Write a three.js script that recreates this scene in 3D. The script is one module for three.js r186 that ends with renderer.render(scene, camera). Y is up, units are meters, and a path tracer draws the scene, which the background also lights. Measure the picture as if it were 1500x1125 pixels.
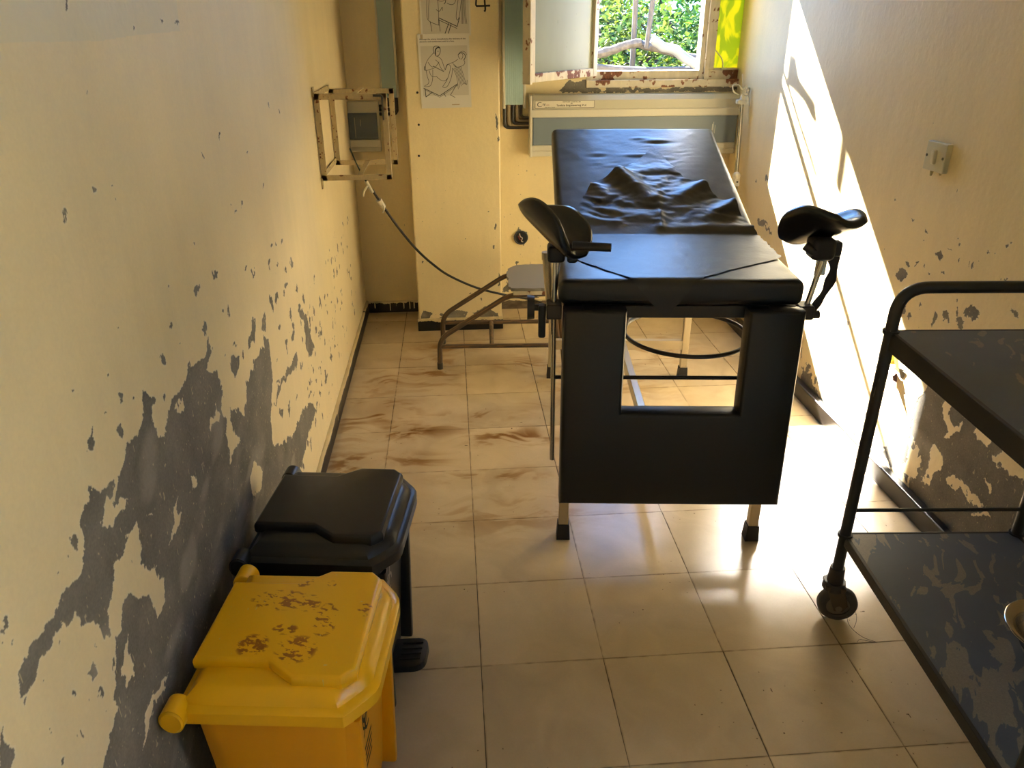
import * as THREE from 'three';
import { RoundedBoxGeometry } from 'three/addons/geometries/RoundedBoxGeometry.js';
import { mergeGeometries, mergeVertices, toCreasedNormals } from 'three/addons/utils/BufferGeometryUtils.js';

// ---------- camera, sky, sun, exposure ----------
const scene = new THREE.Scene();
const camera = new THREE.PerspectiveCamera(53.5, 1500 / 1125, 0.02, 200);
camera.rotation.order = 'YXZ';
camera.rotation.set(-0.44338, -0.07485, -0.00381);
camera.position.set(-0.0258, 1.4126, 1.3803);

const renderer = new THREE.WebGLRenderer({ antialias: true });
renderer.toneMapping = THREE.LinearToneMapping;
renderer.toneMappingExposure = 4.4;
renderer.shadowMap.enabled = true;

const SUN_TRAVEL = new THREE.Vector3(1, -2.3, 2.8).normalize();
// clear blue sky, paler towards the horizon, the same all round
const SKY_W = 64, SKY_H = 128, skyData = new Float32Array(SKY_W * SKY_H * 4);
for (let j = 0; j < SKY_H; j++) {
  const up = Math.max(0, Math.sin(((j + 0.5) / SKY_H - 0.5) * Math.PI)), t = Math.pow(up, 0.55);
  for (let i = 0; i < SKY_W; i++) skyData.set([0.34 + (0.15 - 0.34) * t, 0.58 + (0.41 - 0.58) * t, 0.94 + (1.06 - 0.94) * t, 1], (j * SKY_W + i) * 4);
}
const skyTex = new THREE.DataTexture(skyData, SKY_W, SKY_H, THREE.RGBAFormat, THREE.FloatType);
skyTex.mapping = THREE.EquirectangularReflectionMapping; skyTex.magFilter = THREE.LinearFilter; skyTex.needsUpdate = true;
scene.background = skyTex; scene.environment = skyTex;
scene.backgroundIntensity = scene.environmentIntensity = 3.0;

const sun = new THREE.DirectionalLight(new THREE.Color(1.0, 0.95, 0.86), 38);
sun.position.copy(SUN_TRAVEL).multiplyScalar(-12).add(new THREE.Vector3(0.9, 1, -2));
sun.target.position.set(0.9, 1, -2);
sun.castShadow = true;
sun.shadow.mapSize.set(4096, 4096);
Object.assign(sun.shadow.camera, { left: -6, right: 6, top: 6, bottom: -6, near: 0.5, far: 30 });
scene.add(sun, sun.target);

// ---------- helpers ----------
let seed = 1234567;
const rnd = () => { seed = (seed * 1664525 + 1013904223) >>> 0; return seed / 4294967296; };
const rr = (a, b) => a + (b - a) * rnd();
function hash(i, j, s) { let h = (Math.imul(i, 374761393) + Math.imul(j, 668265263) + Math.imul(s, 1274126177)) | 0; h = Math.imul(h ^ (h >>> 13), 1274126177); return ((h ^ (h >>> 16)) >>> 0) / 4294967296; }
function vn(x, y, s = 0) {
  const i = Math.floor(x), j = Math.floor(y); let u = x - i, v = y - j; u = u * u * (3 - 2 * u); v = v * v * (3 - 2 * v);
  const a = hash(i, j, s), b = hash(i + 1, j, s), c = hash(i, j + 1, s), d = hash(i + 1, j + 1, s);
  return a + (b - a) * u + (c - a) * v + (a - b - c + d) * u * v;
}
const fbm = (x, y, s = 0, o = 4) => { let t = 0, a = 0.5, n = 0; for (let k = 0; k < o; k++) { t += a * vn(x, y, s + k); n += a; a *= 0.5; x *= 2.03; y *= 2.03; } return t / n; };
const clamp = (v, a = 0, b = 1) => Math.min(b, Math.max(a, v));
const mix = (a, b, t) => a + (b - a) * t;
const sstep = (a, b, v) => { const t = clamp((v - a) / (b - a)); return t * t * (3 - 2 * t); };
const V = (x, y, z) => new THREE.Vector3(x, y, z);

function dataTex(w, h, fn, srgb = true) {          // fn(i, j, out) fills out[0..2] with 0..1
  const d = new Uint8Array(w * h * 4), o = [0, 0, 0];
  for (let j = 0; j < h; j++) for (let i = 0; i < w; i++) {
    fn(i, j, o); const k = (j * w + i) * 4;
    d[k] = clamp(o[0]) * 255; d[k + 1] = clamp(o[1]) * 255; d[k + 2] = clamp(o[2]) * 255; d[k + 3] = 255;
  }
  const t = new THREE.DataTexture(d, w, h, THREE.RGBAFormat);
  t.magFilter = THREE.LinearFilter; t.minFilter = THREE.LinearMipmapLinearFilter; t.generateMipmaps = true;
  if (srgb) t.colorSpace = THREE.SRGBColorSpace;
  t.needsUpdate = true; return t;
}
function canvasTex(w, h, draw) {
  const c = document.createElement('canvas'); c.width = w; c.height = h; draw(c.getContext('2d'), w, h);
  const t = new THREE.CanvasTexture(c); t.colorSpace = THREE.SRGBColorSpace; return t;
}
const mat = (color, roughness = 0.6, extra = {}) => new THREE.MeshStandardMaterial({ color, roughness, ...extra });
const used = new Map();
function numbered(name) { const n = used.get(name) ?? 0; used.set(name, n + 1); return n ? name + '_' + String(n).padStart(3, '0') : name; }
function shadow(o) { o.traverse((m) => { if (m.isMesh) { m.castShadow = true; m.receiveShadow = true; } }); return o; }
function part(name, geo, m, parent) { const o = new THREE.Mesh(Array.isArray(geo) ? merge(geo) : geo, m); o.name = name; parent.add(o); return shadow(o); }
function merge(gs) { return mergeGeometries(gs.map((g) => { const q = g.index ? g.toNonIndexed() : g; for (const k of Object.keys(q.attributes)) if (!['position', 'normal', 'uv'].includes(k)) q.deleteAttribute(k); return q; })); }
function thing(name, label, category, [x, y, z] = [0, 0, 0], turn = 0, group) {
  const o = new THREE.Group(); o.name = numbered(name); scene.add(o); o.position.set(x, y, z); o.rotation.y = turn;
  o.userData = { label, category }; if (group) o.userData.group = group; return o;
}
function single(name, geo, m, label, category, group) { const o = part(numbered(name), geo, m, scene); o.userData = { label, category }; if (group) o.userData.group = group; return o; }
function struct(name, geo, m, label) { const o = part(name, geo, m, scene); o.userData = { kind: 'structure', label, category: 'room' }; return o; }
const box = (w, h, d, x = 0, y = 0, z = 0) => new THREE.BoxGeometry(w, h, d).translate(x, y, z);
const span = (x0, x1, y0, y1, z0, z1) => box(x1 - x0, y1 - y0, z1 - z0, (x0 + x1) / 2, (y0 + y1) / 2, (z0 + z1) / 2);
const rspan = (x0, x1, y0, y1, z0, z1, r = 0.004) => new RoundedBoxGeometry(x1 - x0, y1 - y0, z1 - z0, 2, Math.min(r, (x1 - x0) / 2.01, (y1 - y0) / 2.01, (z1 - z0) / 2.01)).translate((x0 + x1) / 2, (y0 + y1) / 2, (z0 + z1) / 2);
function cyl(a, b, r, r2 = r, n = 16) {             // cylinder from point a to point b
  const A = V(...a), B = V(...b), d = B.clone().sub(A), g = new THREE.CylinderGeometry(r2, r, d.length(), n);
  g.applyQuaternion(new THREE.Quaternion().setFromUnitVectors(V(0, 1, 0), d.normalize())); g.translate((A.x + B.x) / 2, (A.y + B.y) / 2, (A.z + B.z) / 2); return g;
}
function bent(pts, r, bend = 0.05, n = 12, step = 0.012) { // tube along a polyline with rounded corners
  const P = pts.map((p) => V(...p)), path = new THREE.CurvePath(); let last = P[0], len = 0;
  for (let i = 1; i < P.length; i++) {
    if (i === P.length - 1) { path.add(new THREE.LineCurve3(last, P[i])); break; }
    const a = P[i - 1].clone().sub(P[i]), b = P[i + 1].clone().sub(P[i]), k = Math.min(bend, a.length() * 0.45, b.length() * 0.45);
    const s = P[i].clone().add(a.setLength(k)), e = P[i].clone().add(b.setLength(k));
    path.add(new THREE.LineCurve3(last, s)); path.add(new THREE.QuadraticBezierCurve3(s, P[i], e)); last = e;
  }
  len = path.getLength();
  const g = new THREE.TubeGeometry(path, Math.max(8, Math.ceil(len / step)), r, n, false);
  return merge([g, cap(P[0], P[1], r, n), cap(P[P.length - 1], P[P.length - 2], r, n)]);
}
function cap(p, inner, r, n) { const g = new THREE.CircleGeometry(r, n); g.applyQuaternion(new THREE.Quaternion().setFromUnitVectors(V(0, 0, 1), p.clone().sub(inner).normalize())); return g.translate(p.x, p.y, p.z); }
const spline = (pts, r, n = 8, seg = 60) => new THREE.TubeGeometry(new THREE.CatmullRomCurve3(pts.map((p) => V(...p))), seg, r, n, false);
function setUV(g, fn) { const p = g.attributes.position, uv = new Float32Array(p.count * 2); for (let i = 0; i < p.count; i++) { const r = fn(p.getX(i), p.getY(i), p.getZ(i)); uv[2 * i] = r[0]; uv[2 * i + 1] = r[1]; } g.setAttribute('uv', new THREE.BufferAttribute(uv, 2)); return g; }
function poly(pts) { const s = new THREE.Shape(); pts.forEach(([x, y], i) => (i ? s.lineTo(x, y) : s.moveTo(x, y))); s.closePath(); return s; }
function extr(pts, depth, bevel = 0.003, seg = 2) { return new THREE.ExtrudeGeometry(pts.isShape ? pts : poly(pts), { depth, bevelEnabled: bevel > 0, bevelSize: bevel, bevelThickness: bevel, bevelSegments: seg, curveSegments: 16 }); }
// a soft block whose edges are rounded; fn(x, y, z) may push a point of the top upward
function cushion(w, h, d, r, nx, nz, fn) {
  const g = new THREE.BoxGeometry(2, 2, 2, nx, 6, nz), p = g.attributes.position;
  const spread = (t) => Math.sign(t) * (1 - Math.pow(1 - Math.abs(t), 1.5));
  for (let i = 0; i < p.count; i++) {
    let x = spread(p.getX(i)) * w / 2, y = spread(p.getY(i)) * h / 2, z = spread(p.getZ(i)) * d / 2;
    const cx = clamp(x, -w / 2 + r, w / 2 - r), cy = clamp(y, -h / 2 + r, h / 2 - r), cz = clamp(z, -d / 2 + r, d / 2 - r);
    const v = V(x - cx, y - cy, z - cz); if (v.lengthSq() > 0) { v.setLength(r); x = cx + v.x; y = cy + v.y; z = cz + v.z; }
    if (fn && y > 0) y += fn(x, y, z) * sstep(0, h * 0.4, y);
    p.setXYZ(i, x, y, z);
  }
  g.deleteAttribute('normal'); const q = mergeVertices(g, 1e-5); q.computeVertexNormals(); return q;
}
// ---------- painted plaster that has come off: outlines in metres on the wall (z, y) ----------
const LW_PEEL=[
  [[0.452,0.813],[0.414,0.831],[0.385,0.848],[0.361,0.855],[0.318,0.858],[0.288,0.873],[0.283,0.903],[0.27,0.888],[0.251,0.867],[0.272,0.842],[0.269,0.807],[0.247,0.793],[0.228,0.818],[0.205,0.83],[0.15,0.832],[0.117,0.841],[0.083,0.86],[-0.004,0.833],[-0.047,0.852],[-0.056,0.832],[-0.022,0.82],[-0.002,0.802],[-0.058,0.776],[-0.079,0.732],[-0.049,0.7],[-0.062,0.657],[-0.041,0.608],[-0.045,0.581],[-0.08,0.585],[-0.133,0.58],[-0.085,0.645],[-0.101,0.679],[-0.144,0.651],[-0.184,0.605],[-0.224,0.649],[-0.292,0.676],[-0.339,0.688],[-0.442,0.672],[-0.447,0.711],[-0.485,0.682],[-0.487,0.624],[-0.462,0.562],[-0.406,0.516],[-0.37,0.424],[-0.445,0.388],[-0.597,0.335],[-0.724,0.335],[-0.847,0.308],[-0.972,0.226],[-0.789,0.228],[-0.675,0.202],[-0.488,0.179]],
  [[0.429,0.844],[0.438,0.829],[0.461,0.82],[0.484,0.817],[0.502,0.809],[0.473,0.784],[0.438,0.781],[0.406,0.785],[0.421,0.809],[0.372,0.808],[-0.213,0.444],[0.115,0.436],[0.361,0.463],[0.523,0.478],[0.574,0.419],[0.651,0.519],[0.644,0.525],[0.618,0.547],[0.582,0.555],[0.557,0.606],[0.542,0.648],[0.521,0.637],[0.494,0.67],[0.453,0.634],[0.424,0.618],[0.421,0.595],[0.416,0.564],[0.373,0.564],[0.361,0.596],[0.383,0.64],[0.419,0.674],[0.399,0.716],[0.406,0.749],[0.441,0.742],[0.485,0.731],[0.507,0.709],[0.537,0.68],[0.544,0.66],[0.562,0.674],[0.565,0.692],[0.579,0.716],[0.601,0.732],[0.605,0.751],[0.637,0.756],[0.65,0.745],[0.666,0.758],[0.685,0.753],[0.71,0.751],[0.728,0.745],[0.737,0.754],[0.732,0.767],[0.702,0.775],[0.674,0.778],[0.643,0.776],[0.613,0.786],[0.588,0.781],[0.556,0.784],[0.547,0.801],[0.545,0.836],[0.52,0.847],[0.499,0.856],[0.474,0.842],[0.456,0.844]],
  [[-0.874,0.611],[-0.985,0.57],[-1.005,0.492],[-1.056,0.416],[-0.952,0.419],[-0.917,0.474],[-0.941,0.543]],
  [[-0.358,0.778],[-0.401,0.762],[-0.366,0.73],[-0.297,0.723],[-0.298,0.744],[-0.352,0.749]],
  [[-0.161,0.765],[-0.225,0.743],[-0.21,0.719],[-0.168,0.717],[-0.151,0.745]],
  [[-0.489,0.743],[-0.483,0.711],[-0.432,0.724],[-0.453,0.743]],
  [[-0.783,0.513],[-0.782,0.48],[-0.566,0.513],[-0.437,0.5],[-0.505,0.527],[-0.61,0.524]],
  [[0.778,0.756],[0.777,0.734],[0.786,0.7],[0.802,0.714]],
];
const LW_HOLES=[
  [[0.179,0.807],[0.139,0.816],[0.14,0.802],[0.17,0.8]],
  [[0.042,0.702],[-0.025,0.723],[-0.036,0.695],[0.007,0.7],[0.034,0.686]],
  [[0.32,0.632],[0.289,0.65],[0.241,0.685],[0.257,0.659],[0.249,0.637],[0.282,0.64]],
  [[0.549,0.588],[0.508,0.626],[0.514,0.591],[0.516,0.553],[0.539,0.557]],
  [[0.174,0.663],[0.152,0.66],[0.145,0.645],[0.177,0.646]],
  [[-0.153,0.461],[-0.203,0.479],[-0.245,0.417],[-0.198,0.389],[-0.143,0.426]],
  [[0.175,0.671],[0.148,0.653],[0.17,0.642]],
  [[0.356,0.724],[0.346,0.721],[0.345,0.71]],
];
const LW_CHIPS=[[-0.189,1.413,0.012,0.007],[-0.113,1.41,0.005,0.003],[0.02,1.405,0.003,0.003],[0.245,1.336,0.003,0.001],[0.379,1.191,0.009,0.004],[0.287,1.203,0.007,0.006],[0.225,1.195,0.003,0.002],[-0.348,1.194,0.01,0.003],[-0.214,1.176,0.007,0.005],[-0.551,1.137,0.008,0.002],[-0.432,1.033,0.008,0.007],[-0.375,1.032,0.01,0.005],[-0.348,1.05,0.006,0.002],[-0.072,1.036,0.004,0.003],[-0.152,0.957,0.022,0.013],[-0.042,0.963,0.019,0.009],[0.09,1.009,0.006,0.004],[-0.386,0.9,0.011,0.004],[-0.44,0.868,0.018,0.009],[-0.875,0.767,0.024,0.011],[-0.787,0.771,0.012,0.009],[-0.656,0.876,0.014,0.007],[-0.842,1.209,0.009,0.003],[-0.974,1.185,0.007,0.003],[-0.662,1.032,0.008,0.003],[0.245,1.439,0.002,0.002],[-0.715,0.864,0.008,0.007],[-0.783,0.86,0.01,0.006],[-0.606,0.845,0.008,0.008],[-0.69,0.812,0.009,0.006],[0.309,1.026,0.003,0.002],[0.375,0.977,0.004,0.004],[0.121,0.945,0.009,0.004],[-0.034,0.871,0.01,0.009],[0.183,0.91,0.011,0.008],[0.314,0.91,0.006,0.004],[0.358,0.92,0.007,0.004],[0.376,0.881,0.013,0.015],[0.46,0.914,0.011,0.009],[0.482,0.909,0.003,0.002],[0.211,0.857,0.006,0.01],[0.409,0.933,0.003,0.002],[0.471,0.997,0.003,0.003],[0.544,1.039,0.001,0.001],[0.447,0.837,0.011,0.01],[-0.197,0.78,0.012,0.005],[-0.129,0.79,0.007,0.003],[-0.249,0.74,0.009,0.008],[0.099,0.906,0.005,0.002],[-0.198,0.856,0.008,0.006],[-0.16,0.872,0.005,0.005],[-0.575,0.741,0.016,0.023],[-0.631,0.739,0.017,0.012],[-0.765,0.739,0.025,0.011],[-0.973,0.622,0.02,0.017],[-0.766,0.638,0.013,0.013],[-0.613,0.661,0.016,0.013],[-0.761,0.572,0.026,0.022],[-0.896,0.611,0.022,0.013],[-1.115,0.458,0.018,0.007],[-1.198,0.412,0.028,0.017],[-1.244,0.515,0.019,0.019],[-0.893,0.67,0.014,0.012],[-0.811,0.459,0.014,0.015],[-0.882,0.323,0.031,0.01],[-1.193,0.238,0.035,0.023],[-1.342,0.255,0.022,0.014],[-0.595,0.419,0.017,0.024],[-0.505,0.45,0.018,0.017],[-0.726,0.722,0.013,0.008],[-0.246,0.664,0.008,0.007],[-0.321,0.689,0.009,0.008],[-0.386,0.675,0.009,0.007],[0.567,0.825,0.008,0.01],[0.721,0.843,0.003,0.004],[0.73,0.838,0.001,0.001],[0.72,0.814,0.002,0.002],[0.605,0.657,0.007,0.01],[0.602,0.611,0.005,0.006],[0.732,0.735,0.002,0.005],[0.697,0.738,0.002,0.002],[0.667,0.624,0.002,0.003],[0.67,0.615,0.002,0.004],[0.716,0.626,0.003,0.004],[0.651,0.664,0.002,0.005],[0.587,0.679,0.002,0.002],[0.628,0.565,0.001,0.001],[0.605,0.572,0.001,0.001],[0.706,0.667,0.002,0.001],[0.591,0.829,0.001,0.001],[0.612,0.825,0.001,0.002],[0.562,0.618,0.003,0.007],[0.785,0.735,0.003,0.007]];
const RW_PEEL=[
  [[-0.64,0.333],[-0.601,0.427],[-0.521,0.432],[-0.35,0.443],[-0.275,0.441],[-0.26,0.425],[-0.252,0.387],[-0.28,0.355],[-0.234,0.343],[-0.168,0.354],[-0.133,0.376],[-0.062,0.239],[-0.209,0.101],[-0.36,0.014],[-0.453,0.035],[-0.565,0.063],[-0.584,0.081],[-0.563,0.198],[-0.635,0.236]],
  [[-0.752,0.194],[-0.743,0.266],[-0.701,0.222],[-0.709,0.18],[-0.737,0.172]],
  [[-0.676,0.191],[-0.628,0.218],[-0.627,0.13],[-0.692,0.075],[-0.738,0.094],[-0.714,0.162]],
  [[-1.394,0.028],[-1.39,0.121],[-1.304,0.098],[-1.213,0.053],[-1.244,0.037]],
];
const RW_HOLES=[
  [[-0.526,0.371],[-0.514,0.403],[-0.518,0.424],[-0.494,0.426],[-0.476,0.37],[-0.449,0.352],[-0.427,0.38],[-0.426,0.364],[-0.454,0.316],[-0.472,0.299],[-0.471,0.333]],
  [[-0.515,0.268],[-0.455,0.234],[-0.452,0.201],[-0.479,0.177],[-0.482,0.133],[-0.523,0.128],[-0.518,0.196]],
  [[-0.418,0.205],[-0.359,0.225],[-0.305,0.227],[-0.255,0.212],[-0.304,0.181],[-0.358,0.199],[-0.42,0.183]],
  [[-0.365,0.416],[-0.319,0.429],[-0.288,0.415],[-0.312,0.371],[-0.353,0.366],[-0.375,0.386]],
  [[-0.283,0.28],[-0.248,0.277],[-0.246,0.253],[-0.266,0.259]],
  [[-0.592,0.158],[-0.553,0.189],[-0.539,0.14],[-0.575,0.087]],
  [[-0.288,0.165],[-0.236,0.208],[-0.217,0.202],[-0.263,0.169]],
];
const RW_CHIPS=[[-0.704,0.794,0.025,0.014],[-0.663,0.75,0.012,0.011],[-0.869,0.858,0.007,0.003],[-0.784,0.836,0.008,0.002],[-0.658,0.827,0.008,0.002],[-0.62,0.839,0.005,0.004],[-0.501,0.854,0.006,0.004],[-0.436,0.895,0.003,0.007],[-0.982,0.886,0.006,0.003],[-0.724,0.724,0.004,0.004],[-0.653,0.606,0.012,0.025],[-0.603,0.631,0.017,0.019],[-0.564,0.668,0.006,0.006],[-0.542,0.648,0.02,0.015],[-0.503,0.686,0.027,0.014],[-0.345,0.746,0.014,0.009],[-0.578,0.686,0.005,0.004],[-0.564,0.808,0.003,0.009],[-0.548,0.809,0.003,0.009],[-0.607,0.806,0.003,0.008],[-0.427,0.807,0.002,0.005],[-0.41,0.813,0.003,0.006],[-0.842,0.72,0.011,0.012],[-0.798,0.738,0.005,0.003],[-0.76,0.738,0.006,0.006],[-0.864,0.674,0.026,0.024],[-1.796,0.761,0.024,0.011],[-2.035,0.769,0.018,0.008],[-2.161,0.739,0.01,0.005],[-2.012,0.574,0.056,0.017],[-1.932,0.557,0.043,0.01],[-1.895,0.488,0.026,0.01],[-1.7,0.563,0.084,0.024],[-1.834,0.691,0.05,0.007],[-1.259,0.689,0.011,0.008],[-1.263,0.576,0.014,0.009],[-1.12,0.412,0.011,0.005],[-1.032,0.509,0.006,0.005],[-1.01,0.379,0.01,0.01],[-1.228,0.251,0.009,0.006],[-0.789,0.81,0.004,0.002],[-0.535,0.827,0.003,0.002],[-0.477,0.855,0.003,0.003],[-0.642,0.858,0.004,0.002],[-0.8,0.729,0.003,0.005],[-0.808,0.579,0.014,0.012],[-0.776,0.57,0.01,0.01],[-0.688,0.679,0.005,0.003],[-0.728,0.62,0.005,0.005],[-0.379,0.306,0.006,0.006],[-0.737,0.203,0.015,0.019],[-0.698,0.246,0.018,0.013],[-0.754,0.399,0.026,0.018],[-1.05,-0.076,0.011,0.006],[-1.183,0.068,0.014,0.011],[-1.275,0.12,0.012,0.011],[-1.51,1.06,0.008,0.004],[-1.475,1.066,0.006,0.001],[-1.794,0.762,0.019,0.006],[-1.749,0.765,0.008,0.005],[-1.819,0.694,0.042,0.006],[-2.159,0.74,0.007,0.007],[-2.036,0.767,0.017,0.007],[-0.872,1.136,0.003,0.002],[-0.982,0.886,0.004,0.002],[-0.69,0.976,0.003,0.002]];
LW_PEEL.push([[-0.62, 0.2], [-0.2, 0.46], [0.12, 0.45], [0.36, 0.48], [0.57, 0.44], [0.66, 0.52], [0.7, -0.01], [-0.7, -0.01]]);
const LW_PALE = [[[1.0, 1.7], [-0.26, 1.7], [-0.2, 1.4], [0, 1.397], [0.155, 1.391], [0.43, 1.394], [1.0, 1.39]]];
function raster(W, H, u0, u1, v0, v1, polys, holes, chips) {
  const m = new Uint8Array(W * H);
  const fill = (P, val) => {
    const Q = P.map(([a, b]) => [(a - u0) / (u1 - u0) * W, (b - v0) / (v1 - v0) * H]);
    const j0 = Math.max(0, Math.floor(Math.min(...Q.map((q) => q[1])))), j1 = Math.min(H - 1, Math.ceil(Math.max(...Q.map((q) => q[1]))));
    for (let j = j0; j <= j1; j++) {
      const xs = []; const y = j + 0.5;
      for (let k = 0; k < Q.length; k++) { const [x1, y1] = Q[k], [x2, y2] = Q[(k + 1) % Q.length]; if ((y1 <= y) !== (y2 <= y)) xs.push(x1 + (y - y1) / (y2 - y1) * (x2 - x1)); }
      xs.sort((a, b) => a - b);
      for (let k = 0; k + 1 < xs.length; k += 2) for (let i = Math.max(0, Math.ceil(xs[k] - 0.5)); i <= Math.min(W - 1, Math.floor(xs[k + 1] - 0.5)); i++) m[j * W + i] = val;
    }
  };
  for (const P of polys) fill(P, 1);
  for (const P of holes) fill(P, 0);
  for (const [a, b, ra, rb] of chips) {
    const n = 14, P = [], t0 = hash(Math.round(a * 999), Math.round(b * 999), 3) * 6;
    for (let k = 0; k < n; k++) { const t = k / n * Math.PI * 2, q = 0.65 + 0.6 * hash(k, Math.round(a * 997 + b * 1009), 5); P.push([a + Math.cos(t) * ra * q, b + Math.sin(t) * rb * q + Math.cos(t + t0) * rb * 0.25]); }
    fill(P, 1);
  }
  return m;
}
// colour, roughness and relief of a painted wall; mask() tells where the bare plaster shows
function wallMaps({ W, H, u0, u1, v0, v1, polys = [], holes = [], chips = [], pale = [], paint, plaster, s = 0, warp = 0.012, stipple = 1, grime = null }) {
  const m = raster(W, H, u0, u1, v0, v1, polys, holes, chips), pm = pale.length ? raster(W, H, u0, u1, v0, v1, pale, [], []) : null;
  const mask = new Uint8Array(W * H), su = (u1 - u0) / W, sv = (v1 - v0) / H;
  for (let j = 0; j < H; j++) for (let i = 0; i < W; i++) {
    const a = u0 + i * su, b = v0 + j * sv;
    const wa = (vn(a * 45, b * 45, s + 1) - 0.5) * warp * 1.5 + (vn(a * 160, b * 160, s + 2) - 0.5) * warp * 0.6;
    const wb = (vn(a * 45, b * 45, s + 3) - 0.5) * warp * 2.0 + (vn(a * 160, b * 160, s + 4) - 0.5) * warp * 0.8;
    const x = Math.round(i + wa / su), y = Math.round(j + wb / sv);
    if (x >= 0 && x < W && y >= 0 && y < H && m[y * W + x]) mask[j * W + i] = 1;
  }
  const edge = (i, j) => { const c = mask[j * W + i]; return (i > 1 && mask[j * W + i - 2] !== c) || (i < W - 2 && mask[j * W + i + 2] !== c) || (j > 1 && mask[(j - 2) * W + i] !== c) || (j < H - 2 && mask[(j + 2) * W + i] !== c); };
  const map = dataTex(W, H, (i, j, o) => {
    const a = u0 + i * su, b = v0 + j * sv;
    if (mask[j * W + i]) {
      const n = fbm(a * 14, b * 14, s + 20, 4), f = vn(a * 420, b * 420, s + 25), chalk = sstep(0.62, 0.78, fbm(a * 5 + b * 3, b * 9, s + 30, 4));
      const k = 0.80 + 0.34 * n + 0.14 * (f - 0.5);
      for (let c = 0; c < 3; c++) o[c] = mix(plaster[c] * k, plaster[c] * 1.35 + 0.05, chalk * 0.45);
      if (vn(a * 260, b * 110, s + 33) > 0.93) for (let c = 0; c < 3; c++) o[c] = mix(o[c], paint[c], 0.55);
    } else {
      const n = fbm(a * 3.2, b * 3.2, s + 40, 4), f = vn(a * 300, b * 300, s + 45), st = fbm(a * 26, b * 2.2, s + 48, 3);
      const k = 0.955 + 0.08 * n + 0.02 * (f - 0.5) + 0.03 * (st - 0.5);
      for (let c = 0; c < 3; c++) o[c] = paint[c] * k;
      o[2] *= 0.97 + 0.07 * fbm(a * 2, b * 2, s + 50, 3);
      if (pm && pm[j * W + i]) { const q = 0.6; o[0] = mix(o[0], 0.83, q); o[1] = mix(o[1], 0.80, q); o[2] = mix(o[2], 0.69, q); }
      if (b < 0.8 && vn(a * 95, b * 70, s + 60) > 0.975 && vn(a * 11, b * 11, s + 61) > 0.62) for (let c = 0; c < 3; c++) o[c] = mix(o[c], plaster[c], 0.7);
      if (edge(i, j)) for (let c = 0; c < 3; c++) o[c] = mix(o[c], 0.9, 0.18);
      if (grime) grime(a, b, o);
    }
  });
  const bump = dataTex(W, H, (i, j, o) => {
    const a = u0 + i * su, b = v0 + j * sv;
    let h = mask[j * W + i] ? 0.18 + 0.10 * fbm(a * 60, b * 60, s + 70, 3) + 0.05 * vn(a * 400, b * 400, s + 71)
      : 0.62 + stipple * (0.36 * (fbm(a * 75, b * 55, s + 74, 3) - 0.5) + 0.10 * (vn(a * 20, b * 20, s + 77) - 0.5));
    o[0] = o[1] = o[2] = h;
  }, false);
  const rough = dataTex(W / 2, H / 2, (i, j, o) => { const a = u0 + i * 2 * su, b = v0 + j * 2 * sv; const k = mask[j * 2 * W + i * 2]; o[0] = 1; o[1] = k ? 0.92 : 0.42 + 0.12 * fbm(a * 9, b * 9, s + 80, 3); o[2] = 0; }, false);
  return { map, bump, rough };
}
const PAINT = [0.90, 0.832, 0.66], PLASTER = [0.475, 0.455, 0.415];
function wallMaterial(spec) { const t = wallMaps(spec); return new THREE.MeshStandardMaterial({ map: t.map, bumpMap: t.bump, bumpScale: 0.0022, roughnessMap: t.rough, roughness: 1, metalness: 0 }); }
// ---------- room shell ----------
const XL = -0.515, XR = 1.39, ZB = -2.55, ZF = 2.6, YC = 2.75;
const WX0 = 0.635, WX1 = 1.39, WY0 = 1.135, WY1 = 2.135;         // window opening
const lwSpec = { W: 2048, H: 1024, u0: -2.56, u1: 0.95, v0: 0, v1: 1.6, polys: LW_PEEL, holes: LW_HOLES, chips: LW_CHIPS, pale: LW_PALE, paint: PAINT, plaster: PLASTER, s: 100, warp: 0.011 };
for (let k = 0; k < 130; k++) { const z = rr(-2.2, -0.5), y = rr(0.15, 0.62); lwSpec.chips.push([z, y, rr(0.003, 0.016), rr(0.004, 0.014)]); }
const rwSpec = { W: 2048, H: 1024, u0: -2.56, u1: 0.95, v0: 0, v1: 1.6, polys: RW_PEEL, holes: RW_HOLES, chips: RW_CHIPS, paint: PAINT, plaster: PLASTER, s: 300, warp: 0.011 };
for (let k = 0; k < 90; k++) { const z = rr(-2.0, -0.3), y = rr(0.06, 0.5); rwSpec.chips.push([z, y, rr(0.003, 0.012), rr(0.004, 0.016)]); }
for (let k = 0; k < 70; k++) rwSpec.chips.push([rr(-1.4, -0.4), rr(0.06, 0.16), rr(0.006, 0.02), rr(0.005, 0.016)]);
const lwMat = wallMaterial(lwSpec), rwMat = wallMaterial(rwSpec);
const bwMat = wallMaterial({ W: 1024, H: 1024, u0: -0.55, u1: 1.45, v0: 0, v1: 2.0, polys: [[[0.5, 1.105], [0.545, 1.15], [0.66, 1.165], [0.72, 1.1]], [[0.72, 1.10], [0.74, 1.128], [0.9, 1.118], [1.1, 1.12], [1.39, 1.125], [1.39, 1.10]], [[0.19, -0.01], [0.19, 0.05], [0.3, 0.075], [0.42, 0.06], [0.42, -0.01]], [[0.22, 0.10], [0.24, 0.15], [0.26, 0.12], [0.245, 0.09]]], holes: [], chips: [[0.318, 0.393, 0.040, 0.040], [0.30, 0.25, 0.006, 0.01]], paint: PAINT, plaster: PLASTER, s: 500, warp: 0.009, stipple: 0.7 });
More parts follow.
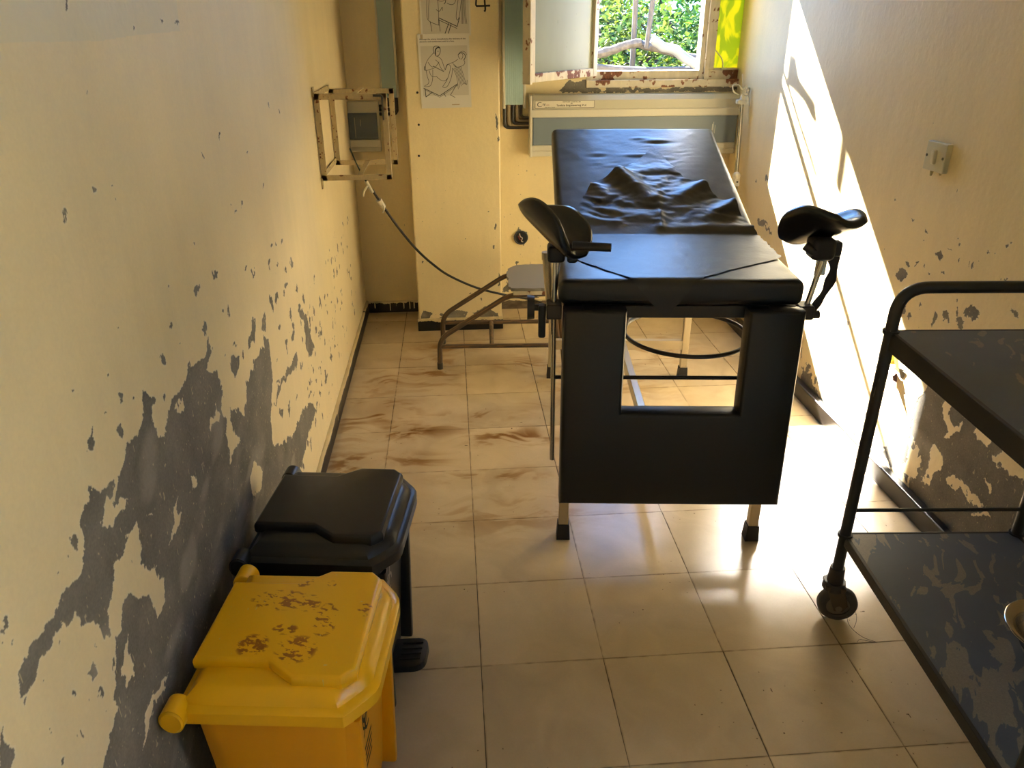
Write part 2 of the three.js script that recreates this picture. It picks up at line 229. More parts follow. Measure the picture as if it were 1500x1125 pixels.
const pierMat = wallMaterial({ W: 512, H: 2048, u0: -0.23, u1: 0.2, v0: 0, v1: 1.72, polys: [[[-0.22, 0.06], [-0.2, 0.13], [-0.12, 0.10], [-0.05, 0.13], [0.05, 0.11], [0.12, 0.14], [0.17, 0.10], [0.2, 0.06]].map(([a, b]) => [a, b - 0.02])], holes: [[[-0.18, 0.05], [-0.15, 0.10], [-0.1, 0.07]], [[0.0, 0.05], [0.03, 0.1], [0.1, 0.06]]], chips: [[0.17, 0.52, 0.006, 0.014], [0.16, 0.42, 0.004, 0.009], [0.10, 0.21, 0.007, 0.011], [0.09, 0.16, 0.005, 0.006], [0.04, 0.19, 0.004, 0.004], [-0.19, 0.36, 0.005, 0.006], [0.185, 0.26, 0.008, 0.03], [0.18, 1.0, 0.004, 0.03], [0.185, 0.93, 0.005, 0.012], [0.02, 0.47, 0.003, 0.003], [0.14, 0.60, 0.004, 0.003]], paint: PAINT, plaster: PLASTER, s: 700, warp: 0.006, stipple: 0.8 });
const uvLR = (x, y, z) => [(z + 2.56) / 3.51, y / 1.6];
const wl = struct('wall_left', setUV(span(XL - 0.2, XL, -0.1, YC, ZB - 0.2, ZF), uvLR), lwMat, 'cream painted left wall with large grey peeled patches');
const DZ0 = 1.0, DZ1 = 1.92;                                       // unseen doorway, lights the near left wall
const wr = struct('wall_right', setUV(merge([span(XR, XR + 0.2, -0.1, YC, ZB - 0.2, DZ0 - 0.04), span(XR, XR + 0.2, -0.1, YC, DZ1 + 0.04, ZF), span(XR, XR + 0.2, 2.09, YC, DZ0 - 0.04, DZ1 + 0.04), span(XR, XR + 0.2, -0.1, 0, DZ0 - 0.04, DZ1 + 0.04)]), uvLR), rwMat, 'cream painted right wall crossed by a sunlit patch');
struct('wall_back', setUV(merge([span(XL, WX0, -0.1, YC, ZB - 0.2, ZB), span(WX0, XR, -0.1, WY0, ZB - 0.2, ZB), span(WX0, XR, WY1, YC, ZB - 0.2, ZB)]), (x, y) => [(x + 0.55) / 2, y / 2]), bwMat, 'cream back wall below and beside the window');
const pier = struct('wall_pier', setUV(new RoundedBoxGeometry(0.418, YC, 0.3, 3, 0.008).translate(-0.013, YC / 2, ZB + 0.15), (x, y) => [(x + 0.23) / 0.43, y / 1.72]), pierMat, 'cream pier standing out from the back wall');
struct('wall_front', setUV(span(XL - 0.2, XR + 0.2, -0.1, YC, ZF, ZF + 0.2), (x, y) => [clamp(x / 3 + 0.3), 0.8]), bwMat, 'plain wall behind the viewer');
struct('ceiling', span(XL - 0.2, XR + 0.2, YC, YC + 0.15, ZB - 0.2, ZF + 0.2), mat('#efe9da', 0.9), 'off white ceiling');

// floor: concrete bed with single vinyl tiles on it
const floor = struct('floor', span(XL, XR, -0.1, -0.0035, ZB, ZF), mat('#2a2018', 0.9), 'worn beige vinyl tile floor with brown dirt smears');
const FU0 = -0.52, FU1 = 1.4, FV0 = -2.56, FV1 = 0.6;
const dirtSpots = [[-0.33, -1.38, 0.11, 0.10, 0.9], [-0.22, -1.2, 0.16, 0.05, 0.8], [-0.42, -0.98, 0.13, 0.07, 0.8], [-0.2, -0.98, 0.10, 0.05, 0.55], [0.16, -1.13, 0.17, 0.06, 0.8], [0.02, -1.3, 0.16, 0.04, 0.6], [0.27, -1.36, 0.09, 0.03, 0.6], [0.08, -0.85, 0.17, 0.05, 0.5], [-0.16, -1.75, 0.14, 0.16, 0.6], [-0.45, -1.35, 0.07, 0.2, 0.6], [-0.07, -2.02, 0.14, 0.06, 0.55], [0.12, -0.62, 0.22, 0.1, 0.35], [-0.38, -0.7, 0.15, 0.1, 0.4], [0.25, -1.8, 0.12, 0.08, 0.4], [0.6, -1.6, 0.25, 0.25, 0.3], [0.85, -1.95, 0.2, 0.2, 0.35], [-0.35, -1.65, 0.1, 0.12, 0.4]];
const FW = 1228, FH = 2020;
const floorMap = dataTex(FW, FH, (i, j, o) => {
  const x = FU0 + i / FW * (FU1 - FU0), z = FV0 + j / FH * (FV1 - FV0);
  const ti = Math.floor(x / 0.3), tj = Math.floor(z / 0.3), tone = 0.955 + 0.07 * hash(ti, tj, 9);
  const marb = fbm(x * 7 + 3 * fbm(x * 5, z * 5, 901, 3), z * 7 + 3 * fbm(x * 5, z * 5, 905, 3), 910 + (ti * 7 + tj * 3), 4);
  const fine = vn(x * 500, z * 500, 915);
  const k = tone * (0.90 + 0.15 * marb + 0.02 * (fine - 0.5));
  o[0] = 0.80 * k; o[1] = 0.72 * k; o[2] = 0.59 * k;
  let d = 0; for (const [cx, cz, rx, rz, a] of dirtSpots) { const q = ((x - cx) / rx) ** 2 + ((z - cz) / rz) ** 2; if (q < 4) d = Math.max(d, a * Math.exp(-q)); }
  const wsp = sstep(0.44, 0.72, fbm(x * 12 + 2 * vn(x * 6, z * 6, 921), z * 34 + 3 * vn(x * 9, z * 9, 922), 925, 5));
  const haze = sstep(0.35, 0.8, fbm(x * 5, z * 5, 930, 4));
  const dirt = clamp(d * (0.25 + 1.2 * wsp)) + 0.10 * haze * sstep(0.1, 0.7, fbm(x * 2, z * 2, 935, 3));
  o[0] = mix(o[0], 0.43, dirt * 0.75); o[1] = mix(o[1], 0.29, dirt * 0.8); o[2] = mix(o[2], 0.15, dirt * 0.85);
  const fx = Math.abs(x / 0.3 - Math.round(x / 0.3)) * 0.3, fz = Math.abs(z / 0.3 - Math.round(z / 0.3)) * 0.3;
  const e = Math.min(fx, fz); if (e < 0.0035) { const q = 0.5 * (1 - e / 0.0035) * vn(x * 60, z * 60, 940); o[0] *= 1 - q * 0.6; o[1] *= 1 - q * 0.65; o[2] *= 1 - q * 0.7; }
  if (vn(x * 110, z * 110, 945) > 0.975 && vn(x * 7, z * 7, 946) > 0.62) { o[0] *= 0.45; o[1] *= 0.4; o[2] *= 0.35; }
});
const floorRough = dataTex(614, 1010, (i, j, o) => { const x = FU0 + i / 614 * (FU1 - FU0), z = FV0 + j / 1010 * (FV1 - FV0); o[0] = 1; o[1] = 0.155 + 0.085 * fbm(x * 9, z * 9, 950, 4) + 0.015 * vn(x * 60, z * 60, 955); o[2] = 0; }, false);
const floorBump = dataTex(614, 1010, (i, j, o) => { const x = FU0 + i / 614 * (FU1 - FU0), z = FV0 + j / 1010 * (FV1 - FV0); o[0] = o[1] = o[2] = 0.5 + 0.5 * (fbm(x * 16, z * 16, 960, 3) - 0.5) + 0.12 * (vn(x * 140, z * 140, 966) - 0.5); }, false);
for (const t of [floorMap, floorRough, floorBump]) t.wrapS = t.wrapT = THREE.MirroredRepeatWrapping;
const tileMat = new THREE.MeshPhysicalMaterial({ map: floorMap, roughnessMap: floorRough, bumpMap: floorBump, bumpScale: 0.0006, roughness: 1, specularIntensity: 0.6 });
const tile = (x0, x1, z0, z1, dy, tx, tz) => {
  const g = 0.0008; x0 = Math.max(x0 + g, XL); x1 = Math.min(x1 - g, XR); z0 = Math.max(z0 + g, ZB); z1 = Math.min(z1 - g, ZF); if (x1 - x0 < 0.01 || z1 - z0 < 0.01) return;
  const cx = (x0 + x1) / 2, cz = (z0 + z1) / 2, geo = span(x0, x1, -0.0035, 0, z0, z1), p = geo.attributes.position;
  for (let i = 0; i < p.count; i++) p.setY(i, p.getY(i) + dy + (p.getX(i) - cx) * tx + (p.getZ(i) - cz) * tz);
  geo.computeVertexNormals();
  part('tile', setUV(geo, (x, y, z) => [(x - FU0) / (FU1 - FU0), (z - FV0) / (FV1 - FV0)]), tileMat, floor);
};
for (let i = -2; i < 5; i++) for (let j = -9; j < 9; j++) tile(i * 0.3 + rr(-0.001, 0.001), i * 0.3 + 0.3, j * 0.3 + rr(-0.001, 0.001), j * 0.3 + 0.3, -rr(0, 0.0004), rr(-0.0009, 0.0009), rr(-0.0009, 0.0009));

// skirting: dark paint with cream runs over it
const skirtTex = (w, h, s, cover, drips, base = [0.10, 0.085, 0.075]) => dataTex(w, h, (i, j, o) => {
  const u = i / w, v = j / h, n = fbm(u * w / 26, v * 3, s, 4), top = cover + 0.35 * (fbm(u * w / 18, 0.5, s + 4, 4) - 0.5);
  const drip = vn(u * w / 7, 1.5, s + 8) > 1 - drips && v > vn(u * w / 7, 9.5, s + 9) * 0.7, on = v > top || drip;
  const k = 0.7 + 0.7 * n; for (let c = 0; c < 3; c++) o[c] = on ? PAINT[c] * (0.8 + 0.2 * n) : base[c] * k;
});
const skirtMat = (w, h, s, cover, drips, rough = 0.45, base) => new THREE.MeshStandardMaterial({ map: skirtTex(w, h, s, cover, drips, base), roughness: rough });
const strip = (g, ax, a0, a1, h) => setUV(g, (x, y, z) => [((ax === 'x' ? x : z) - a0) / (a1 - a0), clamp(y / h)]);
struct('baseboard_left', strip(rspan(XL, XL + 0.014, 0.0, 0.066, ZB, ZF, 0.003), 'z', ZB, ZF, 0.066), skirtMat(1600, 24, 41, 0.86, 0.10), 'dark skirting of the left wall with cream paint runs');
struct('baseboard_right', strip(rspan(XR - 0.030, XR, 0.0, 0.068, ZB, DZ0 - 0.04, 0.006), 'z', ZB, ZF, 0.068), skirtMat(1600, 24, 51, 1.25, 0.03, 0.3), 'glossy dark skirting of the right wall');
struct('baseboard_alcove', strip(rspan(XL + 0.014, -0.222, 0, 0.062, ZB, ZB + 0.012, 0.003), 'x', XL, -0.222, 0.062), skirtMat(256, 48, 61, 0.86, 0.28), 'black skirting of the alcove with cream runs');
struct('baseboard_pier', strip(rspan(-0.228, 0.202, 0, 0.066, ZB, ZB + 0.306, 0.003), 'x', -0.228, 0.202, 0.066), skirtMat(384, 64, 71, 0.78, 0.06, 0.4, [0.05, 0.05, 0.05]), 'black skirting round the foot of the pier');
struct('baseboard_back', strip(rspan(0.202, XR - 0.03, 0, 0.055, ZB, ZB + 0.012, 0.003), 'x', 0.2, 1.36, 0.055), skirtMat(800, 40, 81, 0.8, 0.05, 0.7, [0.36, 0.31, 0.25]), 'bare brown skirting under the window wall');

// unseen doorway behind the viewer, placed to light the near left wall and bin
const door = struct('unseen_door_1', merge([span(XR, XR + 0.2, 0, 2.09, DZ0 - 0.04, DZ0), span(XR, XR + 0.2, 0, 2.09, DZ1, DZ1 + 0.04), span(XR, XR + 0.2, 2.05, 2.09, DZ0, DZ1)]), mat('#8b8468', 0.6), 'frame of the unseen doorway in the right wall that lights the near left wall');
const leaf = part('unseen_door_leaf', rspan(0, 0.9, 0.01, 2.04, 0, 0.04, 0.004), mat('#a79f80', 0.6), door);
leaf.position.set(XR + 0.2, 0, DZ1); leaf.rotation.y = 0.80;
part('unseen_door_handle', [cyl([0.83, 1.0, 0], [0.83, 1.0, -0.05], 0.009), cyl([0.84, 1.0, -0.05], [0.72, 1.0, -0.05], 0.009)], mat('#b8b8b4', 0.3, { metalness: 1 }), leaf);
// ---------- window ----------
function repeat(t) { t.wrapS = t.wrapT = THREE.MirroredRepeatWrapping; return t; }
const rustTex = (s, amt) => repeat(dataTex(512, 256, (i, j, o) => {
  const n = fbm(i / 34, j / 16, s, 5), r = sstep(1 - amt, 1 - amt + 0.06, n), f = vn(i / 3, j / 3, s + 7);
  const k = 0.9 + 0.12 * fbm(i / 18, j / 18, s + 3, 3);
  o[0] = mix(0.84 * k, 0.36 + 0.2 * f, r); o[1] = mix(0.80 * k, 0.21 + 0.13 * f, r); o[2] = mix(0.71 * k, 0.13 + 0.08 * f, r);
}));
const frameMat = new THREE.MeshStandardMaterial({ map: rustTex(1001, 0.30), roughness: 0.5 });
const rustyMat = new THREE.MeshStandardMaterial({ map: rustTex(1011, 0.41), roughness: 0.65 });
const win = new THREE.Group(); win.name = 'window_1'; win.userData = { kind: 'structure', label: 'old steel casement window with rusted cream frame', category: 'window' }; scene.add(win);
const mapXY = (g, s = 0.5) => setUV(g, (x, y, z) => [(x + z) / s, y / s]);
part('sill_plate', mapXY(rspan(WX0, WX1, WY0 - 0.012, WY0 + 0.022, ZB - 0.12, ZB + 0.012, 0.003)), rustyMat, win);
part('bottom_rail', mapXY(rspan(WX0, WX1, WY0 + 0.020, WY0 + 0.062, ZB - 0.075, ZB - 0.012, 0.003)), rustyMat, win);
part('left_jamb', mapXY(rspan(WX0, WX0 + 0.03, WY0 + 0.02, WY1, ZB - 0.075, ZB - 0.005, 0.003)), frameMat, win);
part('mullion', [mapXY(rspan(1.192, 1.222, WY0 + 0.02, WY1, ZB - 0.075, ZB - 0.01, 0.003)), mapXY(rspan(1.215, 1.240, WY0 + 0.02, WY1, ZB - 0.06, ZB + 0.004, 0.003))], frameMat, win);
part('head_rail', mapXY(rspan(WX0, WX1, WY1 - 0.03, WY1, ZB - 0.075, ZB - 0.005, 0.003)), frameMat, win);
// right sash, shut, glazed with yellow film
const sashR = part('sash', [mapXY(rspan(1.240, 1.268, WY0 + 0.05, WY1 - 0.03, ZB - 0.05, ZB - 0.02, 0.003)), mapXY(rspan(1.268, WX1, WY0 + 0.05, WY0 + 0.072, ZB - 0.05, ZB - 0.02, 0.003)), mapXY(rspan(1.268, WX1, WY1 - 0.055, WY1 - 0.03, ZB - 0.05, ZB - 0.02, 0.003))], frameMat, win);
const filmTex = dataTex(256, 1024, (i, j, o) => { const u = i / 256, v = j / 1024; const f = fbm(u * 9 + 2 * vn(u * 4, v * 12, 3), v * 14 - 3 * vn(u * 5, v * 5, 6), 1101, 4), streak = sstep(0.45, 0.6, f); o[0] = mix(0.62, 0.78, streak); o[1] = mix(0.68, 0.77, streak); o[2] = mix(0.24, 0.24, streak); });  // darker green zones put tree shade into the film colour
const filmMat = new THREE.MeshPhysicalMaterial({ map: filmTex, roughness: 0.95, transmission: 0.22, thickness: 0 });
part('pane', setUV(span(1.262, WX1, WY0 + 0.066, WY1 - 0.05, ZB - 0.038, ZB - 0.034), (x, y) => [(x - 1.262) / 0.13 * 0.5, (y - 1.2) / 0.9]), filmMat, sashR).userData.label = 'yellow green film pane';
part('stay', [spline([[1.265, 1.29, ZB - 0.028], [1.28, 1.275, ZB - 0.022], [1.305, 1.245, ZB - 0.02], [1.315, 1.205, ZB - 0.02]], 0.0032, 6, 24), rspan(1.302, 1.33, 1.199, 1.206, ZB - 0.03, ZB - 0.01, 0.002)], mat('#d8dcc8', 0.4), sashR);
// left sash, swung into the room, panes painted over
const A = V(0.668, 0, ZB + 0.03), B = V(0.305, 0, ZB + 0.46), dirL = B.clone().sub(A), lenL = dirL.length(), angL = Math.atan2(-dirL.z, dirL.x);
const sashL = new THREE.Group(); sashL.name = 'sash'; win.add(sashL); sashL.position.set(A.x, 0, A.z); sashL.rotation.y = angL;
const LB = WY0 + 0.043, LT = WY1 - 0.04, fw = 0.036;
part('sash_frame', [mapXY(rspan(0, fw, LB, LT, -0.016, 0.016, 0.003)), mapXY(rspan(lenL - fw, lenL, LB, LT, -0.016, 0.016, 0.003)), mapXY(rspan(lenL - 0.008, lenL + 0.008, LB - 0.006, LT + 0.006, -0.02, 0.02, 0.002))], frameMat, sashL);
part('sash_rail', mapXY(rspan(fw, lenL - fw, LB, LB + fw, -0.016, 0.016, 0.003)), rustyMat, sashL);
part('sash_rail', mapXY(rspan(fw, lenL - fw, LT - fw, LT, -0.016, 0.016, 0.003)), frameMat, sashL);
const mintTex = dataTex(256, 256, (i, j, o) => { const n = fbm(i / 40, j / 40, 1201, 4), sp = vn(i / 3, j / 5, 1207) > 0.965 && vn(i / 30, j / 30, 1209) > 0.6; const k = sp ? 0.6 : 0.94 + 0.08 * n; o[0] = 0.52 * k; o[1] = 0.53 * k; o[2] = 0.44 * k; });
part('pane', span(fw - 0.004, lenL - fw + 0.004, LB + fw - 0.004, LT - fw + 0.004, -0.003, 0.003), new THREE.MeshPhysicalMaterial({ map: mintTex, roughness: 0.35 }), sashL).userData.label = 'pale mint painted pane';
part('hinge', [cyl([0.0, LB + 0.03, 0.016], [0.0, LB + 0.11, 0.016], 0.007), cyl([0.0, LT - 0.14, 0.016], [0.0, LT - 0.06, 0.016], 0.007)], rustyMat, sashL);

// ---------- service trunking on the back wall ----------
const cream = mat('#b9b5a2', 0.38), creamEdge = mat('#cbc7b8', 0.4), slate = mat('#74818c', 0.4), aqua = mat('#b3cfd0', 0.35), aquaDull = mat('#9ab0b4', 0.42), blackPipe = mat('#2b2622', 0.35);
{
  const t = thing('bedhead_trunking', 'cream wall trunking with a slate blue band under the window', 'trunking', [0, 0, 0]);
  const F = ZB + 0.07;
  part('housing', [rspan(0.362, 1.385, 0.815, 1.072, ZB, F - 0.012, 0.004)], cream, t);
  part('top_cover', extr([[0, 0], [0.068, 0], [0.070, 0.042], [0.052, 0.062], [0.0, 0.066]].map(([a, b]) => [a, b]), 1.012, 0.002).rotateY(-Math.PI / 2).translate(1.384, 1.03, ZB + 0.002), cream, t);
  part('upper_rail', rspan(0.362, 1.386, 0.995, 1.032, ZB + 0.03, F + 0.008, 0.005), creamEdge, t);
  part('blue_band', rspan(0.372, 1.386, 0.862, 0.998, ZB + 0.03, F - 0.006, 0.003), slate, t).userData.label = 'slate blue band';
  part('lower_rail', [rspan(0.362, 1.386, 0.838, 0.866, ZB + 0.03, F + 0.004, 0.005), rspan(0.362, 1.386, 0.812, 0.838, ZB + 0.03, F, 0.004)], creamEdge, t);
  part('end_cap', rspan(0.355, 0.366, 0.810, 1.096, ZB, F + 0.008, 0.003), creamEdge, t);
  const lab = canvasTex(512, 76, (c, w, h) => {
    c.fillStyle = '#d6d0c0'; c.fillRect(0, 0, w, h); c.strokeStyle = '#3a352c'; c.lineWidth = 3; c.strokeRect(3, 3, w - 6, h - 6);
    c.fillStyle = '#2c2a33'; c.font = 'italic bold 26px sans-serif'; c.fillText('TE', 62, 48); c.lineWidth = 6; c.strokeStyle = '#2c2a33'; c.beginPath(); c.arc(44, 38, 20, 0.7, 5.4); c.stroke(); c.fillStyle = '#8a3a32'; c.fillRect(98, 42, 26, 4);
    c.fillStyle = '#1d1a18'; c.textAlign = 'center'; c.font = 'bold 14px sans-serif'; c.fillText('SUPPLIED & INSTALLED', 315, 19); c.fillText('BY', 315, 35); c.font = 'bold 23px sans-serif'; c.fillText('Tankia Engineering PLC', 315, 57); c.font = '9px sans-serif'; c.fillText('Addis Ababa  Ethiopia', 130, 70);
  });
  part('name_plate', setUV(rspan(0.378, 0.668, 1.0375, 1.0725, F + 0.002, F + 0.0042, 0.0005), (x, y) => [(x - 0.378) / 0.29, (y - 1.0375) / 0.035]), new THREE.MeshStandardMaterial({ map: lab, roughness: 0.4 }), t).userData.label = 'printed maker plate';
  part('scratches', [[1.262, 0.925, 1.266, 0.955], [1.268, 0.900, 1.270, 0.965], [1.276, 0.91, 1.278, 0.95], [1.272, 0.875, 1.274, 0.905]].map(([a, b, c, d]) => span(a, c, b, d, F - 0.0065, F - 0.0055)), mat('#cfd2cc', 0.7), t);
}
{
  const t = thing('vertical_trunking', 'upright pale aqua ribbed trunking between the pier and the window', 'trunking');
  part('cover', [span(0.238, 0.326, 1.052, YC, ZB, ZB + 0.042), ...Array.from({ length: 9 }, (_, k) => rspan(0.241 + k * 0.0095, 0.2475 + k * 0.0095, 1.052, YC, ZB + 0.03, ZB + 0.0445, 0.001))], aqua, t);
  part('edge_strip', rspan(0.227, 0.239, 1.035, YC, ZB, ZB + 0.048, 0.003), creamEdge, t);
  part('edge_strip', rspan(0.325, 0.337, 1.035, YC, ZB, ZB + 0.048, 0.003), creamEdge, t);
  for (const [x, y, r] of [[0.236, 0.946, 0.009], [0.277, 0.963, 0.008], [0.317, 0.990, 0.007]]) part('conduit', bent([[x, 1.06, ZB + 0.018], [x, y, ZB + 0.018], [0.366, y, ZB + 0.018]], r, 0.02), blackPipe, t).userData.label = 'black bent conduit';
  for (const [x, y, r] of [[0.257, 0.953, 0.010], [0.297, 0.976, 0.010]]) part('conduit', bent([[x, 1.06, ZB + 0.015], [x, y, ZB + 0.015], [0.366, y, ZB + 0.015]], r, 0.02), mat('#8b7c60', 0.5), t);
}
{
  const t = thing('vertical_trunking', 'upright dull aqua trunking in the alcove beside the pier', 'trunking');
  part('cover', rspan(-0.345, -0.278, 1.09, YC, ZB, ZB + 0.045, 0.003), aquaDull, t);
  part('edge_strip', rspan(-0.353, -0.344, 1.09, YC, ZB, ZB + 0.048, 0.003), creamEdge, t);
  part('edge_strip', rspan(-0.279, -0.268, 1.09, YC, ZB, ZB + 0.048, 0.003), creamEdge, t);
  for (const [x, y] of [[-0.283, 1.015], [-0.300, 1.035], [-0.318, 1.05]]) part('conduit', bent([[x, 1.1, ZB + 0.02], [x, y, ZB + 0.02], [-0.372, y, ZB + 0.02]], 0.008, 0.02), blackPipe, t);
}
{
  const t = thing('bedhead_trunking', 'short cream trunking with a slate panel in the alcove', 'trunking');
  part('housing', [rspan(XL, -0.368, 0.845, 1.075, ZB, ZB + 0.055, 0.004)], cream, t);
  part('blue_band', rspan(XL, -0.378, 0.905, 1.025, ZB + 0.05, ZB + 0.061, 0.003), mat('#566068', 0.42), t);
  part('lower_rail', rspan(XL, -0.368, 0.868, 0.903, ZB + 0.05, ZB + 0.068, 0.004), creamEdge, t);
  part('scratches', [span(-0.486, -0.483, 0.912, 1.005, ZB + 0.0605, ZB + 0.0616), span(-0.458, -0.456, 0.965, 0.995, ZB + 0.0605, ZB + 0.0616)], mat('#b5ac8c', 0.7), t);
}
{ // chrome rod with two white fittings and a knot of string, right back corner
  const t = thing('chrome_rod', 'upright chrome rod with white plastic fittings in the back corner', 'rod', [1.352, 0, -2.36]);
  part('rod', cyl([0, 0.30, 0.10], [0, 1.06, 0], 0.0105), mat('#b9b7b0', 0.22, { metalness: 1 }), t);
  part('knob', new THREE.SphereGeometry(0.019, 18, 12).translate(-0.004, 0.735, 0.057), mat('#e9e4d6', 0.5), t);
  part('collar', rspan(-0.014, 0.012, 0.685, 0.73, 0.036, 0.070, 0.004), mat('#e9e4d6', 0.5), t);
  part('collar_screw', cyl([-0.002, 0.708, 0.069], [-0.002, 0.708, 0.074], 0.0045), mat('#2a2826', 0.5), t);
  part('top_cap', [rspan(-0.026, 0.022, 1.058, 1.078, -0.016, 0.016, 0.006), cyl([0, 1.078, 0], [0.0, 1.10, 0], 0.012, 0.006)], mat('#d9d4c4', 0.5), t);
  part('string', [spline([[-0.02, 1.10, 0.0], [-0.05, 1.115, 0.01], [-0.055, 1.14, 0.01], [-0.03, 1.145, 0.01], [-0.01, 1.125, 0.01], [0.012, 1.135, 0.0], [0.03, 1.12, 0], [0.02, 1.095, 0.005], [-0.005, 1.105, 0.01]], 0.0028, 6, 60), spline([[0, 1.12, 0], [-0.01, 1.17, 0], [-0.012, 1.19, 0]], 0.0025, 6, 12), spline([[0.01, 1.13, 0.004], [0.022, 1.10, 0.012], [0.034, 1.05, 0.02]], 0.0018, 6, 14), spline([[0.012, 1.12, 0], [0.024, 1.13, 0.01], [0.030, 1.115, 0.005], [0.014, 1.11, 0]], 0.0028, 6, 24)], mat('#d5cfc0', 0.8), t);
}
// ---------- things on the walls ----------
{
  const old = new THREE.MeshStandardMaterial({ map: rustTex(1301, 0.31), roughness: 0.6 }); old.color.set('#e3d6b8');
  const t = thing('wall_bracket', 'rusty cream steel angle cage fixed to the left wall', 'bracket', [XL, 0, 0]);
  const a = 0.020, th = 0.0035, zn = -1.55, zf = -1.93, X0 = 0.004, X1 = 0.262, Y0 = 0.882, Y1 = 1.185;
  const ang = (x0, x1, y0, y1, z, s) => [mapXY(rspan(x0, x1, y0, y1, z - th / 2, z + th / 2, 0.001), 0.2), mapXY(x1 - x0 > y1 - y0 ? rspan(x0, x1, s > 0 ? y0 : y1 - th, s > 0 ? y0 + th : y1, z - a, z, 0.001) : rspan(s > 0 ? x0 : x1 - th, s > 0 ? x0 + th : x1, y0, y1, z - a, z, 0.001), 0.2)];
  for (const [z, y0, y1, nm] of [[zn, Y0, Y1, 'near'], [zf, Y0 - 0.006, Y1 - 0.012, 'far']]) {
    part('top_angle', ang(X0, X1, y1 - a, y1, z, -1), old, t);
    part('bottom_angle', ang(X0, X1, y0, y0 + a, z, 1), old, t);
    part('upright', ang(X1 - a, X1, y0, y1, z, -1), old, t);
    part('upright', ang(X0, X0 + a, y0, y1, z, 1), old, t);
  }
  for (const y of [Y0 + 0.004, Y1 - 0.016]) part('side_bar', mapXY(rspan(X0, X0 + 0.004, y, y + 0.02, zf, zn, 0.001), 0.2), old, t);
  for (const y of [Y0 + 0.006, Y1 - 0.010]) part('strap', mapXY(rspan(0.128, 0.146, y, y + 0.004, zf, zn, 0.001), 0.2), old, t);
  part('lug', rspan(X0 - 0.003, X0 + 0.002, Y1 - 0.01, Y1 + 0.022, zn - 0.02, zn + 0.012, 0.001), old, t);
  part('lug', rspan(X0 - 0.003, X0 + 0.002, Y0 - 0.03, Y0 + 0.01, zn - 0.015, zn + 0.008, 0.001), old, t);
  part('pin', [cyl([0.247, 1.095, -1.540], [0.247, 1.165, -1.540], 0.003), bent([[0.247, 1.165, -1.540], [0.247, 1.178, -1.540], [0.215, 1.178, -1.540]], 0.004, 0.008)], mat('#4a4541', 0.35, { metalness: 0.6 }), t);
}
{
  const t = thing('power_cable', 'black cable with white tape sagging from the wall cage to the floor', 'cable');
  const pts = [[-0.43, 0.96, -1.80], [-0.40, 0.905, -1.74], [-0.372, 0.842, -1.745], [-0.353, 0.803, -1.77], [-0.322, 0.731, -1.82], [-0.263, 0.615, -1.88], [-0.199, 0.505, -1.95], [-0.129, 0.408, -2.03], [-0.054, 0.323, -2.12], [0.075, 0.248, -2.16], [0.21, 0.199, -2.19], [0.392, 0.118, -2.30], [0.50, 0.02, -2.38], [0.60, 0.008, -2.42]];
  part('sheath', spline(pts.slice(3), 0.0055, 10, 120), mat('#1b1a19', 0.4), t);
  part('inner_wire', spline(pts.slice(0, 5), 0.0028, 8, 40), mat('#33453c', 0.5), t);
  const tapeM = mat('#cfc7b2', 0.7);
  part('tape', [cyl([-0.372, 0.842, -1.745], [-0.350, 0.795, -1.752], 0.0075, 0.006), spline([[-0.366, 0.825, -1.742], [-0.380, 0.806, -1.735], [-0.386, 0.785, -1.735]], 0.0045, 6, 12)], tapeM, t);
  part('tape', [cyl([-0.333, 0.757, -1.80], [-0.318, 0.722, -1.825], 0.012, 0.011, 8), spline([[-0.320, 0.735, -1.81], [-0.312, 0.72, -1.79], [-0.320, 0.706, -1.785]], 0.003, 6, 10)], tapeM, t);
}
